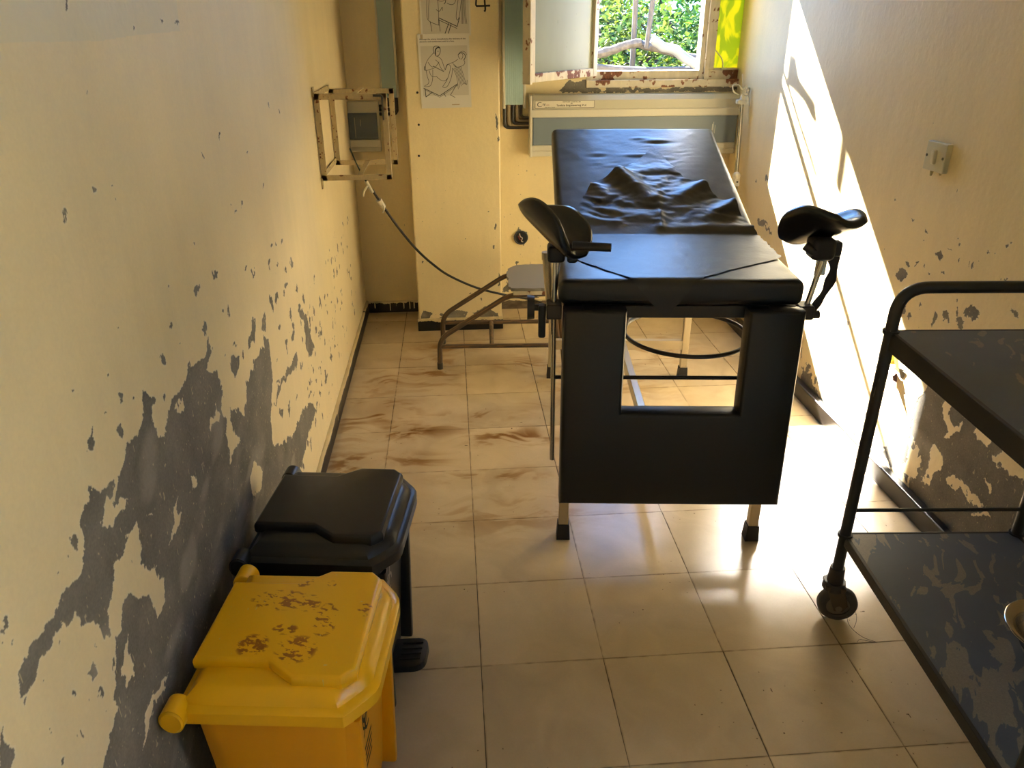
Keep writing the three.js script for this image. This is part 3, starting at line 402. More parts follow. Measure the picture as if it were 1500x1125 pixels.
// posters with line drawings
function figure(c, pts, lw) { c.lineWidth = lw * 1.5; c.beginPath(); pts.forEach(([x, y], i) => (i ? c.lineTo(x, y) : c.moveTo(x, y))); c.stroke(); }
function curve(c, pts, lw = 2.2) { c.lineWidth = lw * 1.7; c.beginPath(); c.moveTo(...pts[0]); for (let i = 1; i < pts.length - 1; i++) c.quadraticCurveTo(pts[i][0], pts[i][1], (pts[i][0] + pts[i + 1][0]) / 2, (pts[i][1] + pts[i + 1][1]) / 2); c.lineTo(...pts[pts.length - 1]); c.stroke(); }
const paperBase = (c, w, h) => { c.fillStyle = '#d3cfc6'; c.fillRect(0, 0, w, h); c.strokeStyle = '#2b2827'; c.lineCap = 'round'; c.lineJoin = 'round'; };
const posterA = canvasTex(460, 700, (c, w, h) => {
  paperBase(c, w, h);
  c.fillStyle = '#8a6a3a'; c.globalAlpha = 0.5; c.fillRect(24, 4, 22, 40); c.fillRect(280, 664, 70, 12); c.globalAlpha = 1;
  c.fillStyle = '#c2bdb2'; c.fillRect(20, 110, 420, 470);
  c.fillStyle = '#22201f'; c.font = 'bold 16px sans-serif'; c.fillText('Massage the uterus immediately after delivery of the', 16, 54); c.fillText('placenta and membranes until it is firm.', 16, 76);
  // standing helper with head scarf
  curve(c, [[140, 180], [128, 140], [150, 108], [190, 116], [200, 150], [190, 190], [168, 208], [150, 200]], 3);
  curve(c, [[152, 190], [148, 150], [175, 122], [194, 130]], 6); c.fillStyle = '#22201f'; c.fillRect(170, 158, 12, 4);
  curve(c, [[134, 176], [100, 210], [70, 250], [52, 300], [60, 340]]); curve(c, [[60, 340], [96, 326], [140, 318], [180, 260]]);
  curve(c, [[168, 208], [200, 224], [214, 270], [226, 320], [236, 336]]); curve(c, [[150, 240], [176, 262], [186, 300], [206, 340], [228, 338]]);
  curve(c, [[82, 262], [104, 300], [120, 308], [130, 296]]); curve(c, [[130, 300], [190, 334], [220, 352]], 3);
  curve(c, [[60, 340], [66, 400], [82, 440], [70, 470], [40, 480], [34, 492], [84, 490], [100, 470], [116, 420], [120, 330]]); curve(c, [[88, 340], [96, 390], [130, 400], [150, 396]]); curve(c, [[50, 300], [42, 326], [52, 336]], 4);
  // covered person lying back on the couch
  curve(c, [[372, 236], [352, 214], [362, 182], [384, 176], [400, 196], [396, 226], [380, 240]]); curve(c, [[356, 196], [380, 172], [412, 186], [424, 214], [408, 244]], 3.4); curve(c, [[372, 174], [398, 158], [426, 178], [432, 200]], 2);
  curve(c, [[352, 238], [320, 262], [300, 268], [252, 286], [236, 330]]); curve(c, [[404, 244], [420, 268], [398, 300], [340, 316], [312, 296]]); curve(c, [[302, 276], [330, 300], [340, 318]]);
  curve(c, [[236, 330], [244, 288], [268, 280], [286, 306], [268, 372], [246, 430], [220, 470], [196, 500], [232, 506], [258, 476], [290, 400], [300, 320]]);
  curve(c, [[150, 396], [176, 424], [204, 440], [230, 440], [246, 420]]);
  for (let k = 0; k < 7; k++) curve(c, [[304 + k * 12, 322 - k * 2], [330 + k * 12, 380 + k * 5], [340 + k * 14, 450 + k * 8], [344 + k * 14, 520 - k * 14]], 1.8);
  figure(c, [[30, 506], [170, 582], [340, 470]], 4); figure(c, [[36, 520], [170, 596], [346, 480]], 2); figure(c, [[40, 512], [44, 590], [100, 548]], 4); figure(c, [[210, 560], [226, 590]], 3); figure(c, [[330, 480], [270, 576], [310, 600]], 3);
});
const posterB = canvasTex(460, 640, (c, w, h) => {
  paperBase(c, w, h); c.fillStyle = '#c2bdb2'; c.fillRect(16, 20, 430, 600);
  const o = 300;
  curve(c, [[96, 60], [84, 180], [72, 300], [60, o + 160], [66, o + 210], [120, o + 236], [168, o + 250]]); curve(c, [[124, 80], [112, 240], [84, o + 60], [76, o + 200]]); curve(c, [[166, 90], [160, 260], [172, o + 110], [164, o + 250]]);
  curve(c, [[140, 100], [132, 260], [140, o + 20], [170, o + 50], [210, o + 56], [236, o + 40]]); curve(c, [[200, 60], [206, 260], [214, o + 30]]); curve(c, [[150, o + 120], [176, o + 150], [208, o + 90], [206, o + 130]]);
  curve(c, [[230, 100], [246, 260], [240, o + 60], [224, o + 76]], 3.4); curve(c, [[262, 80], [256, 240], [246, o + 40]], 3.4); curve(c, [[250, o + 70], [300, o + 96], [340, o + 40], [350, 120]]);
  curve(c, [[352, 100], [366, 260], [340, o + 110], [326, o + 180], [334, o + 214], [352, o + 200], [368, o + 130], [396, 240]]);
  for (let k = 0; k < 5; k++) curve(c, [[392 + k * 8, 80], [384 + k * 8, 260], [380 + k * 8, o + 120], [372 + k * 13, o + 240]], 1.8);
  figure(c, [[170, o + 190], [334, o + 262], [358, o + 190]], 4); figure(c, [[166, o + 206], [330, o + 278]], 3); figure(c, [[90, o + 220], [100, o + 300]], 3); figure(c, [[170, o + 200], [176, o + 300]], 3); figure(c, [[258, o + 236], [220, o + 320]], 4); figure(c, [[278, o + 246], [250, o + 320]], 4);
});
function sheetPaper(w, h, curl, tex) {
  const g = new THREE.PlaneGeometry(w, h, 10, 14), p = g.attributes.position;
  for (let i = 0; i < p.count; i++) { const x = p.getX(i) / w * 2, y = p.getY(i) / h * 2; p.setZ(i, 0.0012 + curl * (Math.pow(Math.abs(y), 4) * 0.5 + Math.pow(Math.abs(x), 5) * (0.4 + 0.6 * y * y))); }
  g.computeVertexNormals(); return g;
}
const paperMat = (m) => new THREE.MeshStandardMaterial({ map: m, roughness: 0.75, side: THREE.DoubleSide });
{
  const o = single('poster', sheetPaper(0.222, 0.302, 0.003), paperMat(posterA), 'lower white sheet with a line drawing and two lines of print', 'poster', undefined);
  o.position.set(-0.044, 1.218, ZB + 0.3012); o.rotation.z = 0.012;
  const q = single('poster', sheetPaper(0.215, 0.30, 0.002), paperMat(posterB), 'upper white sheet with a line drawing, overlapped by the sheet below', 'poster', undefined);
  q.position.set(-0.034, 1.510, ZB + 0.3004); q.rotation.z = 0.008;
}
{ // hand painted figure on the pier
  const m = mat('#1d1712', 0.6), zz = ZB + 0.3008;
  const stroke = (pts) => { const c = new THREE.CatmullRomCurve3(pts.map(([x, y]) => V(x, y, zz))), g = new THREE.TubeGeometry(c, 16, 0.0042, 6, false); return g.translate(0, 0, -zz).scale(1, 1, 0.12).translate(0, 0, zz); };
  const o = single('painted_number', [stroke([[0.104, 1.54], [0.100, 1.50], [0.099, 1.478], [0.102, 1.4755]]), stroke([[0.099, 1.4755], [0.13, 1.476], [0.159, 1.477]]), stroke([[0.134, 1.525], [0.136, 1.49], [0.137, 1.458], [0.133, 1.4545]])], m, 'hand painted black figure four high on the pier', 'number');
}
{ // three drilled holes with plugs in the pier
  const m = mat('#1a1410', 0.8);
  for (const [x, y, which] of [[-0.170, 1.132, 'topmost'], [-0.171, 0.996, 'middle one'], [-0.178, 0.860, 'lowest']]) { const o = single('wall_plug', new THREE.SphereGeometry(0.0052, 10, 8).scale(1, 1, 0.35), m, 'small dark screw plug in the pier, ' + which + ' of a column of three', 'plug', 'screw plugs in the pier'); o.position.set(x, y, ZB + 0.3005); }
}
{
  const t = thing('wall_socket', 'round black open wire box low on the window wall', 'socket', [0.318, 0.393, ZB]);
  part('box', new THREE.CylinderGeometry(0.034, 0.034, 0.012, 28).rotateX(Math.PI / 2).translate(0, 0, 0.006), mat('#20262a', 0.35), t);
  part('rim', new THREE.TorusGeometry(0.034, 0.004, 8, 30).translate(0, 0, 0.011), mat('#38424a', 0.3), t);
  part('wire', spline([[-0.008, 0.022, 0.013], [-0.004, 0.008, 0.022], [0.006, 0.0, 0.020], [0.002, -0.016, 0.022], [0.010, -0.022, 0.014]], 0.003, 6, 24), mat('#b9aaa6', 0.5), t);
  part('wire', spline([[-0.014, 0.010, 0.013], [-0.010, -0.002, 0.022], [-0.002, -0.012, 0.018]], 0.0026, 6, 20), mat('#7a2420', 0.5), t);
}
{
  const t = thing('light_switch', 'square cream light switch on the right wall', 'switch', [XR, 1.055, -0.803]);
  const pl = mat('#c9c2a4', 0.35);
  part('plate', rspan(-0.017, 0, -0.041, 0.041, -0.050, 0.050, 0.003), pl, t);
  part('rocker', rspan(-0.026, -0.015, -0.019, 0.021, -0.0085, 0.0085, 0.004).rotateZ(0.08), mat('#d3ccb0', 0.35), t);
  for (const z of [-0.04, 0.04]) part('screw', cyl([-0.0185, 0, z], [-0.0165, 0, z], 0.0042, 0.0042, 10), mat('#54503f', 0.5), t);
  for (const q of [cyl([-0.008, -0.039, -0.012], [-0.008, -0.056, -0.014], 0.006, 0.003, 8), cyl([-0.008, -0.039, 0.03], [-0.008, -0.048, 0.03], 0.005, 0.003, 8)]) part('cable_stub', q, mat('#a0946c', 0.7), t);
}
{
  const t = thing('torn_sticker', 'torn curled scrap of yellow and brown paper stuck on the sunlit wall', 'scrap', [XR, 0.40, -0.775]);
  const leaf = (pts, lift) => { const g = new THREE.ShapeGeometry(poly(pts)); g.rotateY(-Math.PI / 2); const p = g.attributes.position; for (let i = 0; i < p.count; i++) p.setX(i, -0.002 - lift * Math.abs(p.getY(i)) - 0.15 * Math.abs(p.getZ(i)) * lift); g.computeVertexNormals(); return g; };
  const dm = (c) => mat(c, 0.7, { side: THREE.DoubleSide });
  part('yellow_flap', leaf([[-0.055, -0.01], [-0.045, 0.03], [-0.02, 0.05], [0.005, 0.035], [-0.005, 0.005], [-0.03, -0.005]], 0.35), dm('#d6b91c'), t);
  part('olive_flap', leaf([[-0.01, 0.01], [-0.005, 0.045], [0.02, 0.03], [0.03, -0.01], [0.01, -0.012]], 0.4), dm('#7d6a22'), t);
  part('brown_strip', leaf([[-0.06, -0.02], [-0.02, -0.012], [0.02, -0.02], [0.045, -0.06], [0.07, -0.105], [0.05, -0.08], [0.0, -0.045], [-0.04, -0.04]], 0.2), dm('#5b3d33'), t);
  part('white_fold', leaf([[-0.02, -0.012], [0.02, -0.008], [0.022, -0.022], [-0.015, -0.024]], 0.7), dm('#e6e0da'), t);
}
// ---------- examination table ----------
const vinylBump = dataTex(512, 512, (i, j, o) => { o[0] = o[1] = o[2] = 0.5 + 0.5 * (fbm(i / 5, j / 5, 1501, 3) - 0.5); }, false); vinylBump.wrapS = vinylBump.wrapT = THREE.RepeatWrapping;
const vinyl = new THREE.MeshPhysicalMaterial({ color: '#121315', roughness: 0.35, bumpMap: vinylBump, bumpScale: 0.0003, specularIntensity: 1 });
const vinylGloss = new THREE.MeshPhysicalMaterial({ color: '#121315', roughness: 0.27 });
const alu = new THREE.MeshStandardMaterial({ color: '#b9ab90', roughness: 0.38, metalness: 0.55 });
const chrome = new THREE.MeshStandardMaterial({ color: '#c9c4b8', roughness: 0.2, metalness: 1 });
const darkSteel = new THREE.MeshStandardMaterial({ color: '#3c3936', roughness: 0.4, metalness: 0.6 });
const rubber = mat('#17161a', 0.6), plasticBlack = mat('#121214', 0.45);
const TO = [0.549, 0, -0.46], TT = -0.0953;
const tb = thing('examination_table', 'black padded gynaecology examination table with raised back and two leg rests', 'table', TO, TT);
const SEAT = 0.82, HW = -0.43, BA = Math.atan2(1.045 - 0.82, 0.76), BL = 0.795, TH = 0.068;
// seat pad
const seatG = cushion(0.625, TH, 0.455, 0.021, 46, 40, (x, y, z) => 0.0016 * (fbm(x * 22, z * 22, 1511, 3) - 0.5)).translate(-0.002, SEAT - TH / 2, 0.03 - 0.2275);
part('seat_pad', seatG, vinyl, tb);
// back pad, tipped up about the bend
const dent = (x, z, cx, cz, rx, rz, d) => { const q = ((x - cx) / rx) ** 2 + ((z - cz) / rz) ** 2; return d * Math.exp(-q); };
const backG = cushion(0.615, TH, BL, 0.020, 70, 90, (x, y, z) => {
  let h = 0.002 * (fbm(x * 18, z * 18, 1521, 3) - 0.5) * 1.2;
  h += dent(x, z, 0.075, -0.278, 0.04, 0.014, 0.004) - dent(x, z, 0.085, -0.262, 0.045, 0.012, 0.0045) + dent(x, z, 0.02, -0.30, 0.03, 0.008, 0.003);
  h += dent(x, z, 0.0, -0.155, 0.05, 0.010, 0.003) - dent(x, z, 0.0, -0.141, 0.05, 0.009, 0.002);
  h += dent(x, z, -0.15, -0.165, 0.03, 0.012, 0.0025) - dent(x, z, -0.145, -0.15, 0.028, 0.012, 0.003);
  h += dent(x, z, -0.12, -0.08, 0.05, 0.016, 0.0022) * Math.sin(z * 260 + x * 40);
  h += dent(x, z, 0.08, -0.17, 0.13, 0.10, 0.0012) * Math.sin(z * 330 + 6 * vn(x * 20, z * 20, 1531));
  return h;
}).translate(0, -TH / 2, -BL / 2).rotateX(BA).translate(0.004, SEAT, HW + 0.003);
part('back_pad', backG, vinyl, tb);
part('back_board', rspan(-0.27, 0.27, -0.007, 0, -BL + 0.03, -0.02, 0.003).translate(0, -TH, 0).rotateX(BA).translate(0, SEAT, HW), darkSteel, tb);
for (const s of [-1, 1]) part('back_prop', cyl([s * 0.24, 0.72, -0.95], [s * 0.24, 0.90, -0.98], 0.008), darkSteel, tb);
// frame and legs
part('frame_rail', rspan(-0.30, 0.30, 0.714, 0.749, -0.02, 0.012, 0.004), darkSteel, tb);
part('frame_rail', rspan(-0.30, 0.30, 0.714, 0.744, -1.18, -1.15, 0.004), alu, tb);
for (const s of [-1, 1]) part('frame_rail', rspan(s * 0.285 - 0.015, s * 0.285 + 0.015, 0.714, 0.744, -1.15, -0.02, 0.004), alu, tb);
part('support_plate', rspan(-0.27, 0.27, 0.744, 0.754, -0.40, 0.0, 0.003), darkSteel, tb);
const LW = 0.0145;
for (const [x, z] of [[-0.283, -0.012], [0.283, -0.012], [-0.287, -1.165], [0.287, -1.165]]) {
  const l = part('leg', rspan(x - LW, x + LW, 0.02, 0.716, z - LW, z + LW, 0.003), alu, tb);
  const f = new THREE.CylinderGeometry(0.0245, 0.0285, 0.052, 4, 1).rotateY(Math.PI / 4).translate(x, 0.026, z);
  part('rubber_foot', toCreasedNormals(f, 0.5), rubber, l);
}
part('cross_bar', rspan(-0.275, 0.275, 0.135, 0.178, -1.178, -1.152, 0.003), alu, tb);
part('cross_bar', rspan(-0.275, 0.275, 0.150, 0.178, -0.025, 0.0, 0.003), alu, tb);
part('centre_bar', rspan(0.0, 0.028, 0.135, 0.178, -1.152, -0.025, 0.003), new THREE.MeshStandardMaterial({ color: '#aaa79f', roughness: 0.3, metalness: 0.8 }), tb);
// hanging foot section with a U cut-out
{
  const g = extr([[-0.306, -0.268], [0.306, -0.268], [0.306, 0.272], [0.166, 0.272], [0.166, -0.012], [-0.146, -0.012], [-0.146, 0.272], [-0.306, 0.272]].map(([x, y]) => [x + (x > 0 ? -0.012 : 0.012) * (Math.abs(x) > 0.2 ? 1 : -1), y]), 0.04, 0.013, 4);
  g.translate(0.0, 0, -0.066); const q = toCreasedNormals(g, 0.7);
  q.rotateX(-0.055).translate(0.004, 0.4665, 0.092);
  part('foot_section', q, vinyl, tb);
  for (const s of [-1, 1]) part('hinge_bracket', rspan(s * 0.24 - 0.012, s * 0.24 + 0.012, 0.70, 0.75, 0.0, 0.055, 0.002), darkSteel, tb);
  part('support_rod', cyl([-0.318, 0.540, 0.004], [0.315, 0.540, 0.004], 0.0055), mat('#2a2422', 0.4, { metalness: 0.5 }), tb);
}
// bowl ring on its arm
{
  const r = part('bowl_ring', new THREE.TorusGeometry(0.178, 0.0062, 10, 72).rotateX(Math.PI / 2).translate(0.068, 0.592, -0.195), darkSteel, tb);
  part('ring_arm', [bent([[0.245, 0.592, -0.195], [0.275, 0.592, -0.19], [0.283, 0.60, -0.02]], 0.006, 0.02), cyl([0.236, 0.58, -0.17], [0.262, 0.60, -0.17], 0.012)], darkSteel, r);
  part('ring_stay', bent([[-0.11, 0.592, -0.19], [-0.125, 0.65, -0.08], [-0.128, 0.715, -0.01]], 0.005, 0.03), darkSteel, r);
}
// leg rests: a gutter shaped pad on a rod
function gutter(Lh, R, th, amax, skew = 0) {
  const nu = 40, nv = 40, pos = [], idx = [];
  const at = (u, v, side) => {
    const t = u * 2 - 1, a = (v * 2 - 1), w = Math.pow(1 - Math.pow(Math.abs(t), 2.6) * 0.72, 0.8), ang = a * amax * w + skew * t;
    const edge = Math.max(Math.abs(a), Math.abs(t)), round = Math.sqrt(Math.max(0, 1 - Math.pow(edge, 6))), rad = R + (side ? th * 0.5 * round : -th * 0.5 * round);
    return [t * Lh, R - Math.cos(ang) * rad, Math.sin(ang) * rad];
  };
  for (const side of [0, 1]) for (let j = 0; j <= nv; j++) for (let i = 0; i <= nu; i++) pos.push(...at(i / nu, j / nv, side));
  const W = nu + 1, N = W * (nv + 1);
  for (let j = 0; j < nv; j++) for (let i = 0; i < nu; i++) { const a = j * W + i, b = a + 1, c = a + W, d = c + 1; idx.push(a, c, b, b, c, d, N + a, N + b, N + c, N + b, N + d, N + c); }
  const g = new THREE.BufferGeometry(); g.setAttribute('position', new THREE.Float32BufferAttribute(pos, 3)); g.setIndex(idx);
  const m = mergeVertices(g, 1e-5); m.computeVertexNormals(); m.setAttribute('uv', new THREE.Float32BufferAttribute(new Float32Array(m.attributes.position.count * 2), 2)); return m;
}
function orient(g, axis, up, at) {                 // gutter axis along axis, open side towards up
  const a = V(...axis).normalize(), u = V(...up).addScaledVector(a, -V(...up).dot(a)).normalize(), w = a.clone().cross(u);
  return g.applyMatrix4(new THREE.Matrix4().makeBasis(a, u, w).setPosition(V(...at)));
}
{
  const l = new THREE.Group(); l.name = 'leg_rest'; tb.add(l); l.userData.label = 'left hand black gutter leg rest on chrome rod';
  part('rest_pad', orient(gutter(0.102, 0.074, 0.030, 1.5), [0.60, -0.46, 0.64], [0.62, 0.72, 0.20], [-0.337, 0.931, -0.02]), vinylGloss, l);
  part('pad_grip', cyl([-0.285, 0.915, 0.045], [-0.190, 0.912, 0.05], 0.012, 0.011, 8), plasticBlack, l);
  part('swivel_block', [rspan(-0.345, -0.30, 0.862, 0.905, -0.04, 0.02, 0.01), rspan(-0.296, -0.268, 0.862, 0.912, -0.01, 0.022, 0.009)], plasticBlack, l);
  part('rest_rod', bent([[-0.318, 0.875, -0.01], [-0.320, 0.84, -0.01], [-0.328, 0.74, -0.01]], 0.0075, 0.03), chrome, l);
  part('rest_rod', cyl([-0.326, 0.86, -0.005], [-0.322, 0.285, 0.012], 0.0068), chrome, l);
  part('sleeve', [cyl([-0.345, 0.85, -0.06], [-0.335, 0.74, -0.05], 0.011), cyl([-0.345, 0.87, -0.06], [-0.345, 0.85, -0.06], 0.013)], alu, l);
  part('clamp', rspan(-0.345, -0.305, 0.712, 0.752, -0.03, 0.022, 0.004), darkSteel, l);
  part('clamp_knob', [cyl([-0.395, 0.735, -0.01], [-0.376, 0.735, -0.01], 0.033, 0.030, 24), cyl([-0.376, 0.735, -0.01], [-0.34, 0.735, -0.01], 0.009), rspan(-0.366, -0.346, 0.655, 0.745, -0.02, 0.01, 0.006)], plasticBlack, l);
  const q = new THREE.Group(); q.name = 'leg_rest'; tb.add(q); q.userData.label = 'right hand black gutter leg rest on chrome rod with strap';
  part('rest_pad', orient(gutter(0.105, 0.080, 0.028, 1.35), [0.38, 0.42, 0.80], [-0.04, 0.85, -0.42], [0.348, 0.928, -0.03]), vinylGloss, q);
  part('swivel_block', [rspan(0.315, 0.375, 0.868, 0.925, -0.045, 0.02, 0.014), cyl([0.30, 0.905, 0.0], [0.325, 0.89, 0.01], 0.012), rspan(0.372, 0.392, 0.878, 0.915, -0.02, 0.01, 0.006)], plasticBlack, q);
  part('rest_rod', bent([[0.352, 0.865, 0.0], [0.344, 0.83, 0.0], [0.328, 0.735, 0.0]], 0.0072, 0.03), chrome, q);
  part('rod_plate', rspan(0.337, 0.365, 0.825, 0.872, -0.01, -0.004, 0.003), chrome, q);
  part('strap', (() => { const c = new THREE.CatmullRomCurve3([[0.378, 0.89, -0.02], [0.386, 0.84, -0.01], [0.372, 0.79, 0.0], [0.352, 0.745, 0.0], [0.338, 0.722, 0.0]].map((p) => V(...p))); const g = new THREE.TubeGeometry(c, 40, 0.014, 10, false), p = g.attributes.position, cz = []; for (let i = 0; i < p.count; i++) { const t = Math.floor(i / 11) / 40, m = c.getPointAt(t); const k = 0.28, wob = 1 + 0.25 * Math.sin(t * 17); p.setXYZ(i, m.x + (p.getX(i) - m.x) * wob * (1.1 - t * 0.55), p.getY(i), m.z + (p.getZ(i) - m.z) * k); } g.computeVertexNormals(); return g; })(), rubber, q);
  part('clamp', [rspan(0.304, 0.345, 0.712, 0.750, -0.03, 0.022, 0.005), cyl([0.335, 0.72, 0], [0.365, 0.722, 0], 0.011)], darkSteel, q);
}
// ---------- rubber sheet lying cornerwise on the table ----------
{
  const lerp = (tab, q) => { for (let i = 1; i < tab.length; i++) if (q <= tab[i][0]) { const t = (q - tab[i - 1][0]) / (tab[i][0] - tab[i - 1][0]); return mix(tab[i - 1][1], tab[i][1], t); } return tab[tab.length - 1][1]; };
  const LT = [[-0.088, -0.042], [0, -0.124], [0.205, -0.277], [0.45, -0.262], [0.645, -0.226], [0.79, -0.172], [0.83, -0.105], [0.90, -0.055], [0.967, 0.0], [1.072, 0.066]];
  const RT = [[-0.088, -0.036], [0, 0.030], [0.10, 0.155], [0.19, 0.292], [0.215, 0.309], [0.455, 0.309], [0.545, 0.288], [0.64, 0.262], [0.68, 0.225], [0.775, 0.187], [0.83, 0.135], [0.9, 0.116], [1.072, 0.069]];
  const surf = (q) => {                             // distance from the front edge along the pads -> [w, y, normal w, normal y]
    if (q > 0.455) { const d = q - 0.455; return [HW - d * Math.cos(BA), SEAT + d * Math.sin(BA), Math.sin(BA), Math.cos(BA)]; }
    if (q > 0.02) return [0.025 - q, SEAT, 0, 1];
    const r = 0.024, a = clamp((0.02 - q) / (r * 1.5708), 0, 1) * Math.PI / 2, rest = Math.max(0, 0.02 - q - r * Math.PI / 2);
    return [0.005 + r * Math.sin(a), SEAT - r + r * Math.cos(a) - rest, Math.sin(a), Math.cos(a)];
  };
  const ridge = (x, q, x0, q0, x1, q1, w, h) => { const dx = x1 - x0, dq = q1 - q0, t = clamp(((x - x0) * dx + (q - q0) * dq) / (dx * dx + dq * dq)), ex = x - x0 - dx * t, eq = q - q0 - dq * t; return h * (1 - 0.75 * t) * Math.exp(-(ex * ex + eq * eq) / (w * w)); };
  const lift = (x, q) => {
    let h = 0.0022;
    const on = sstep(0.46, 0.56, q) * (1 - sstep(0.86, 0.98, q) * 0.8);
    h += ridge(x, q, -0.085, 0.83, 0.01, 0.67, 0.036, 0.036) + ridge(x, q, 0.190, 0.745, 0.085, 0.655, 0.036, 0.031) + ridge(x, q, 0.268, 0.615, 0.17, 0.545, 0.032, 0.028) + ridge(x, q, -0.175, 0.75, -0.10, 0.66, 0.032, 0.014);
    h += ridge(x, q, 0.31, 0.485, 0.02, 0.492, 0.024, 0.013) + ridge(x, q, 0.02, 0.49, 0.035, 0.70, 0.012, 0.006) + ridge(x, q, -0.16, 0.60, 0.0, 0.56, 0.018, 0.008);
    const wx = x * 30 + 2.2 * vn(x * 14, q * 14, 1601), wq = q * 42 + 2.2 * vn(x * 14, q * 14, 1605);
    h += on * 0.012 * Math.pow(Math.abs(fbm(wx * 0.5, wq * 0.6, 1611, 2) - 0.1), 1.4) + on * 0.0012 * vn(x * 60, q * 80, 1621);
    h += 0.0012 * fbm(x * 25, q * 25, 1625, 3) + 0.0016 * sstep(0.05, 0.0, q);
    return h;
  };
  const nq = 230, nx = 130, pos = [], uv = [], idx = [], q0 = -0.088, q1 = 1.072;
  for (let j = 0; j <= nq; j++) for (let i = 0; i <= nx; i++) {
    const q = mix(q0, q1, j / nq), rag = 0.004 * (vn(q * 90, 3, 1631) - 0.5), x = mix(lerp(LT, q) + rag, lerp(RT, q) + 0.008 * (vn(q * 80, 7, 1635) - 0.5), i / nx), [w, y, nw, ny] = surf(q), h = lift(x, q);
    pos.push(x, y + ny * h, w + nw * h); uv.push(x * 2, q * 2);
  }
  for (let j = 0; j < nq; j++) for (let i = 0; i < nx; i++) { const a = j * (nx + 1) + i, b = a + 1, c = a + nx + 1, d = c + 1; idx.push(a, b, c, b, d, c); }
  const g = new THREE.BufferGeometry(); g.setAttribute('position', new THREE.Float32BufferAttribute(pos, 3)); g.setAttribute('uv', new THREE.Float32BufferAttribute(uv, 2)); g.setIndex(idx); g.computeVertexNormals();
  const dust = dataTex(512, 512, (i, j, o) => { const n = fbm(i / 40, j / 40, 1641, 5), s = sstep(0.5, 0.75, n); o[0] = 0.115 + 0.05 * s; o[1] = 0.118 + 0.05 * s; o[2] = 0.125 + 0.05 * s; }); dust.wrapS = dust.wrapT = THREE.MirroredRepeatWrapping;
  const o = single('rubber_sheet', g, new THREE.MeshPhysicalMaterial({ map: dust, roughness: 0.40, side: THREE.DoubleSide, bumpMap: vinylBump, bumpScale: 0.0004 }), 'crumpled black rubber sheet spread cornerwise over the examination table', 'sheet');
  o.position.set(...TO); o.rotation.y = TT;
}
// ---------- step stool ----------
{
  const rustPipe = new THREE.MeshStandardMaterial({ map: dataTex(128, 128, (i, j, o) => { const n = fbm(i / 9, j / 9, 1701, 4), k = sstep(0.5, 0.62, n); o[0] = mix(0.34, 0.46, k); o[1] = mix(0.29, 0.36, k); o[2] = mix(0.24, 0.26, k); }), roughness: 0.5, metalness: 0.3 });
  const t = thing('step_stool', 'rusty tube step stool with a broken grey board beside the examination table', 'stool', [-0.114, 0, -1.774], -0.04);
  const r = 0.0115, D = 0.30;
  for (const z of [0, -D]) {
    part('side_tube', bent([[0, 0.012, z], [0.004, 0.145, z], [0.315, 0.345, z], [0.53, 0.348, z], [0.56, 0.012, z]], r, 0.05), rustPipe, t);
    part('low_bar', cyl([0.0, 0.108, z], [0.55, 0.106, z], 0.010), rustPipe, t);
    part('tube_foot', cyl([0, 0, z], [0, 0.03, z], 0.0125), mat('#3b362f', 0.6), t);
    part('tube_foot', cyl([0.561, 0, z], [0.561, 0.03, z], 0.0125), mat('#3b362f', 0.6), t);
  }
  part('cross_tube', cyl([0.235, 0.107, -D], [0.235, 0.107, 0], 0.010), rustPipe, t);
  part('cross_tube', cyl([0.40, 0.342, -D], [0.40, 0.342, 0], 0.009), rustPipe, t);
  const out = []; const edge = [[0.325, 0.03], [0.31, 0.0], [0.315, -0.10], [0.308, -0.18], [0.322, -0.27], [0.36, -0.315], [0.44, -0.322], [0.54, -0.315], [0.545, 0.028], [0.45, 0.034]];
  edge.forEach(([x, z], k) => { const [x2, z2] = edge[(k + 1) % edge.length]; for (let s = 0; s < 6; s++) out.push([mix(x, x2, s / 6) + (rnd() - 0.5) * 0.008, -mix(z, z2, s / 6) + (rnd() - 0.5) * 0.008]); });
  part('tread_board', toCreasedNormals(extr(out, 0.012, 0.001, 1).rotateX(-Math.PI / 2).translate(0, 0.372, 0), 0.5), mat('#87837a', 0.55), t).userData.label = 'broken grey board';
  for (const [z0, z1] of [[0.010, 0.028], [-0.315, -0.30]]) part('tread_frame', mapXY(rspan(0.33, 0.545, 0.352, 0.372, z0, z1, 0.002)), rustyMat, t);
}
// ---------- dressing trolley ----------
const shelfTex = (s, amt, W = 1024, H = 1024) => dataTex(W, H, (i, j, o) => {
  const x = i / W, y = j / H, a = x * 0.7 + y * 0.5, n = fbm((x + y * 0.45) * 30 + 2 * vn(x * 9, y * 9, s), (y - x * 0.3) * 11 + 1.5 * vn(x * 9, y * 9, s + 1), s + 2, 5), big = fbm(x * 3, y * 3, s + 8, 3);
  const centre = 0.16 * Math.exp(-(((x - 0.32) / 0.2) ** 2) - ((y - 0.45) / 0.35) ** 2), bare = sstep(0, 0.02, n + (big - 0.5) * 0.35 + centre - (1 - amt)), f = vn(x * 400, y * 400, s + 11), wear = fbm(x * 8, y * 8, s + 15, 4);
  const p = [0.255 + 0.05 * wear, 0.29 + 0.05 * wear, 0.325 + 0.045 * wear], b = [0.44 + 0.07 * f, 0.415 + 0.06 * f, 0.36 + 0.06 * f];
  for (let c = 0; c < 3; c++) o[c] = mix(p[c], b[c], bare * 0.9);
});
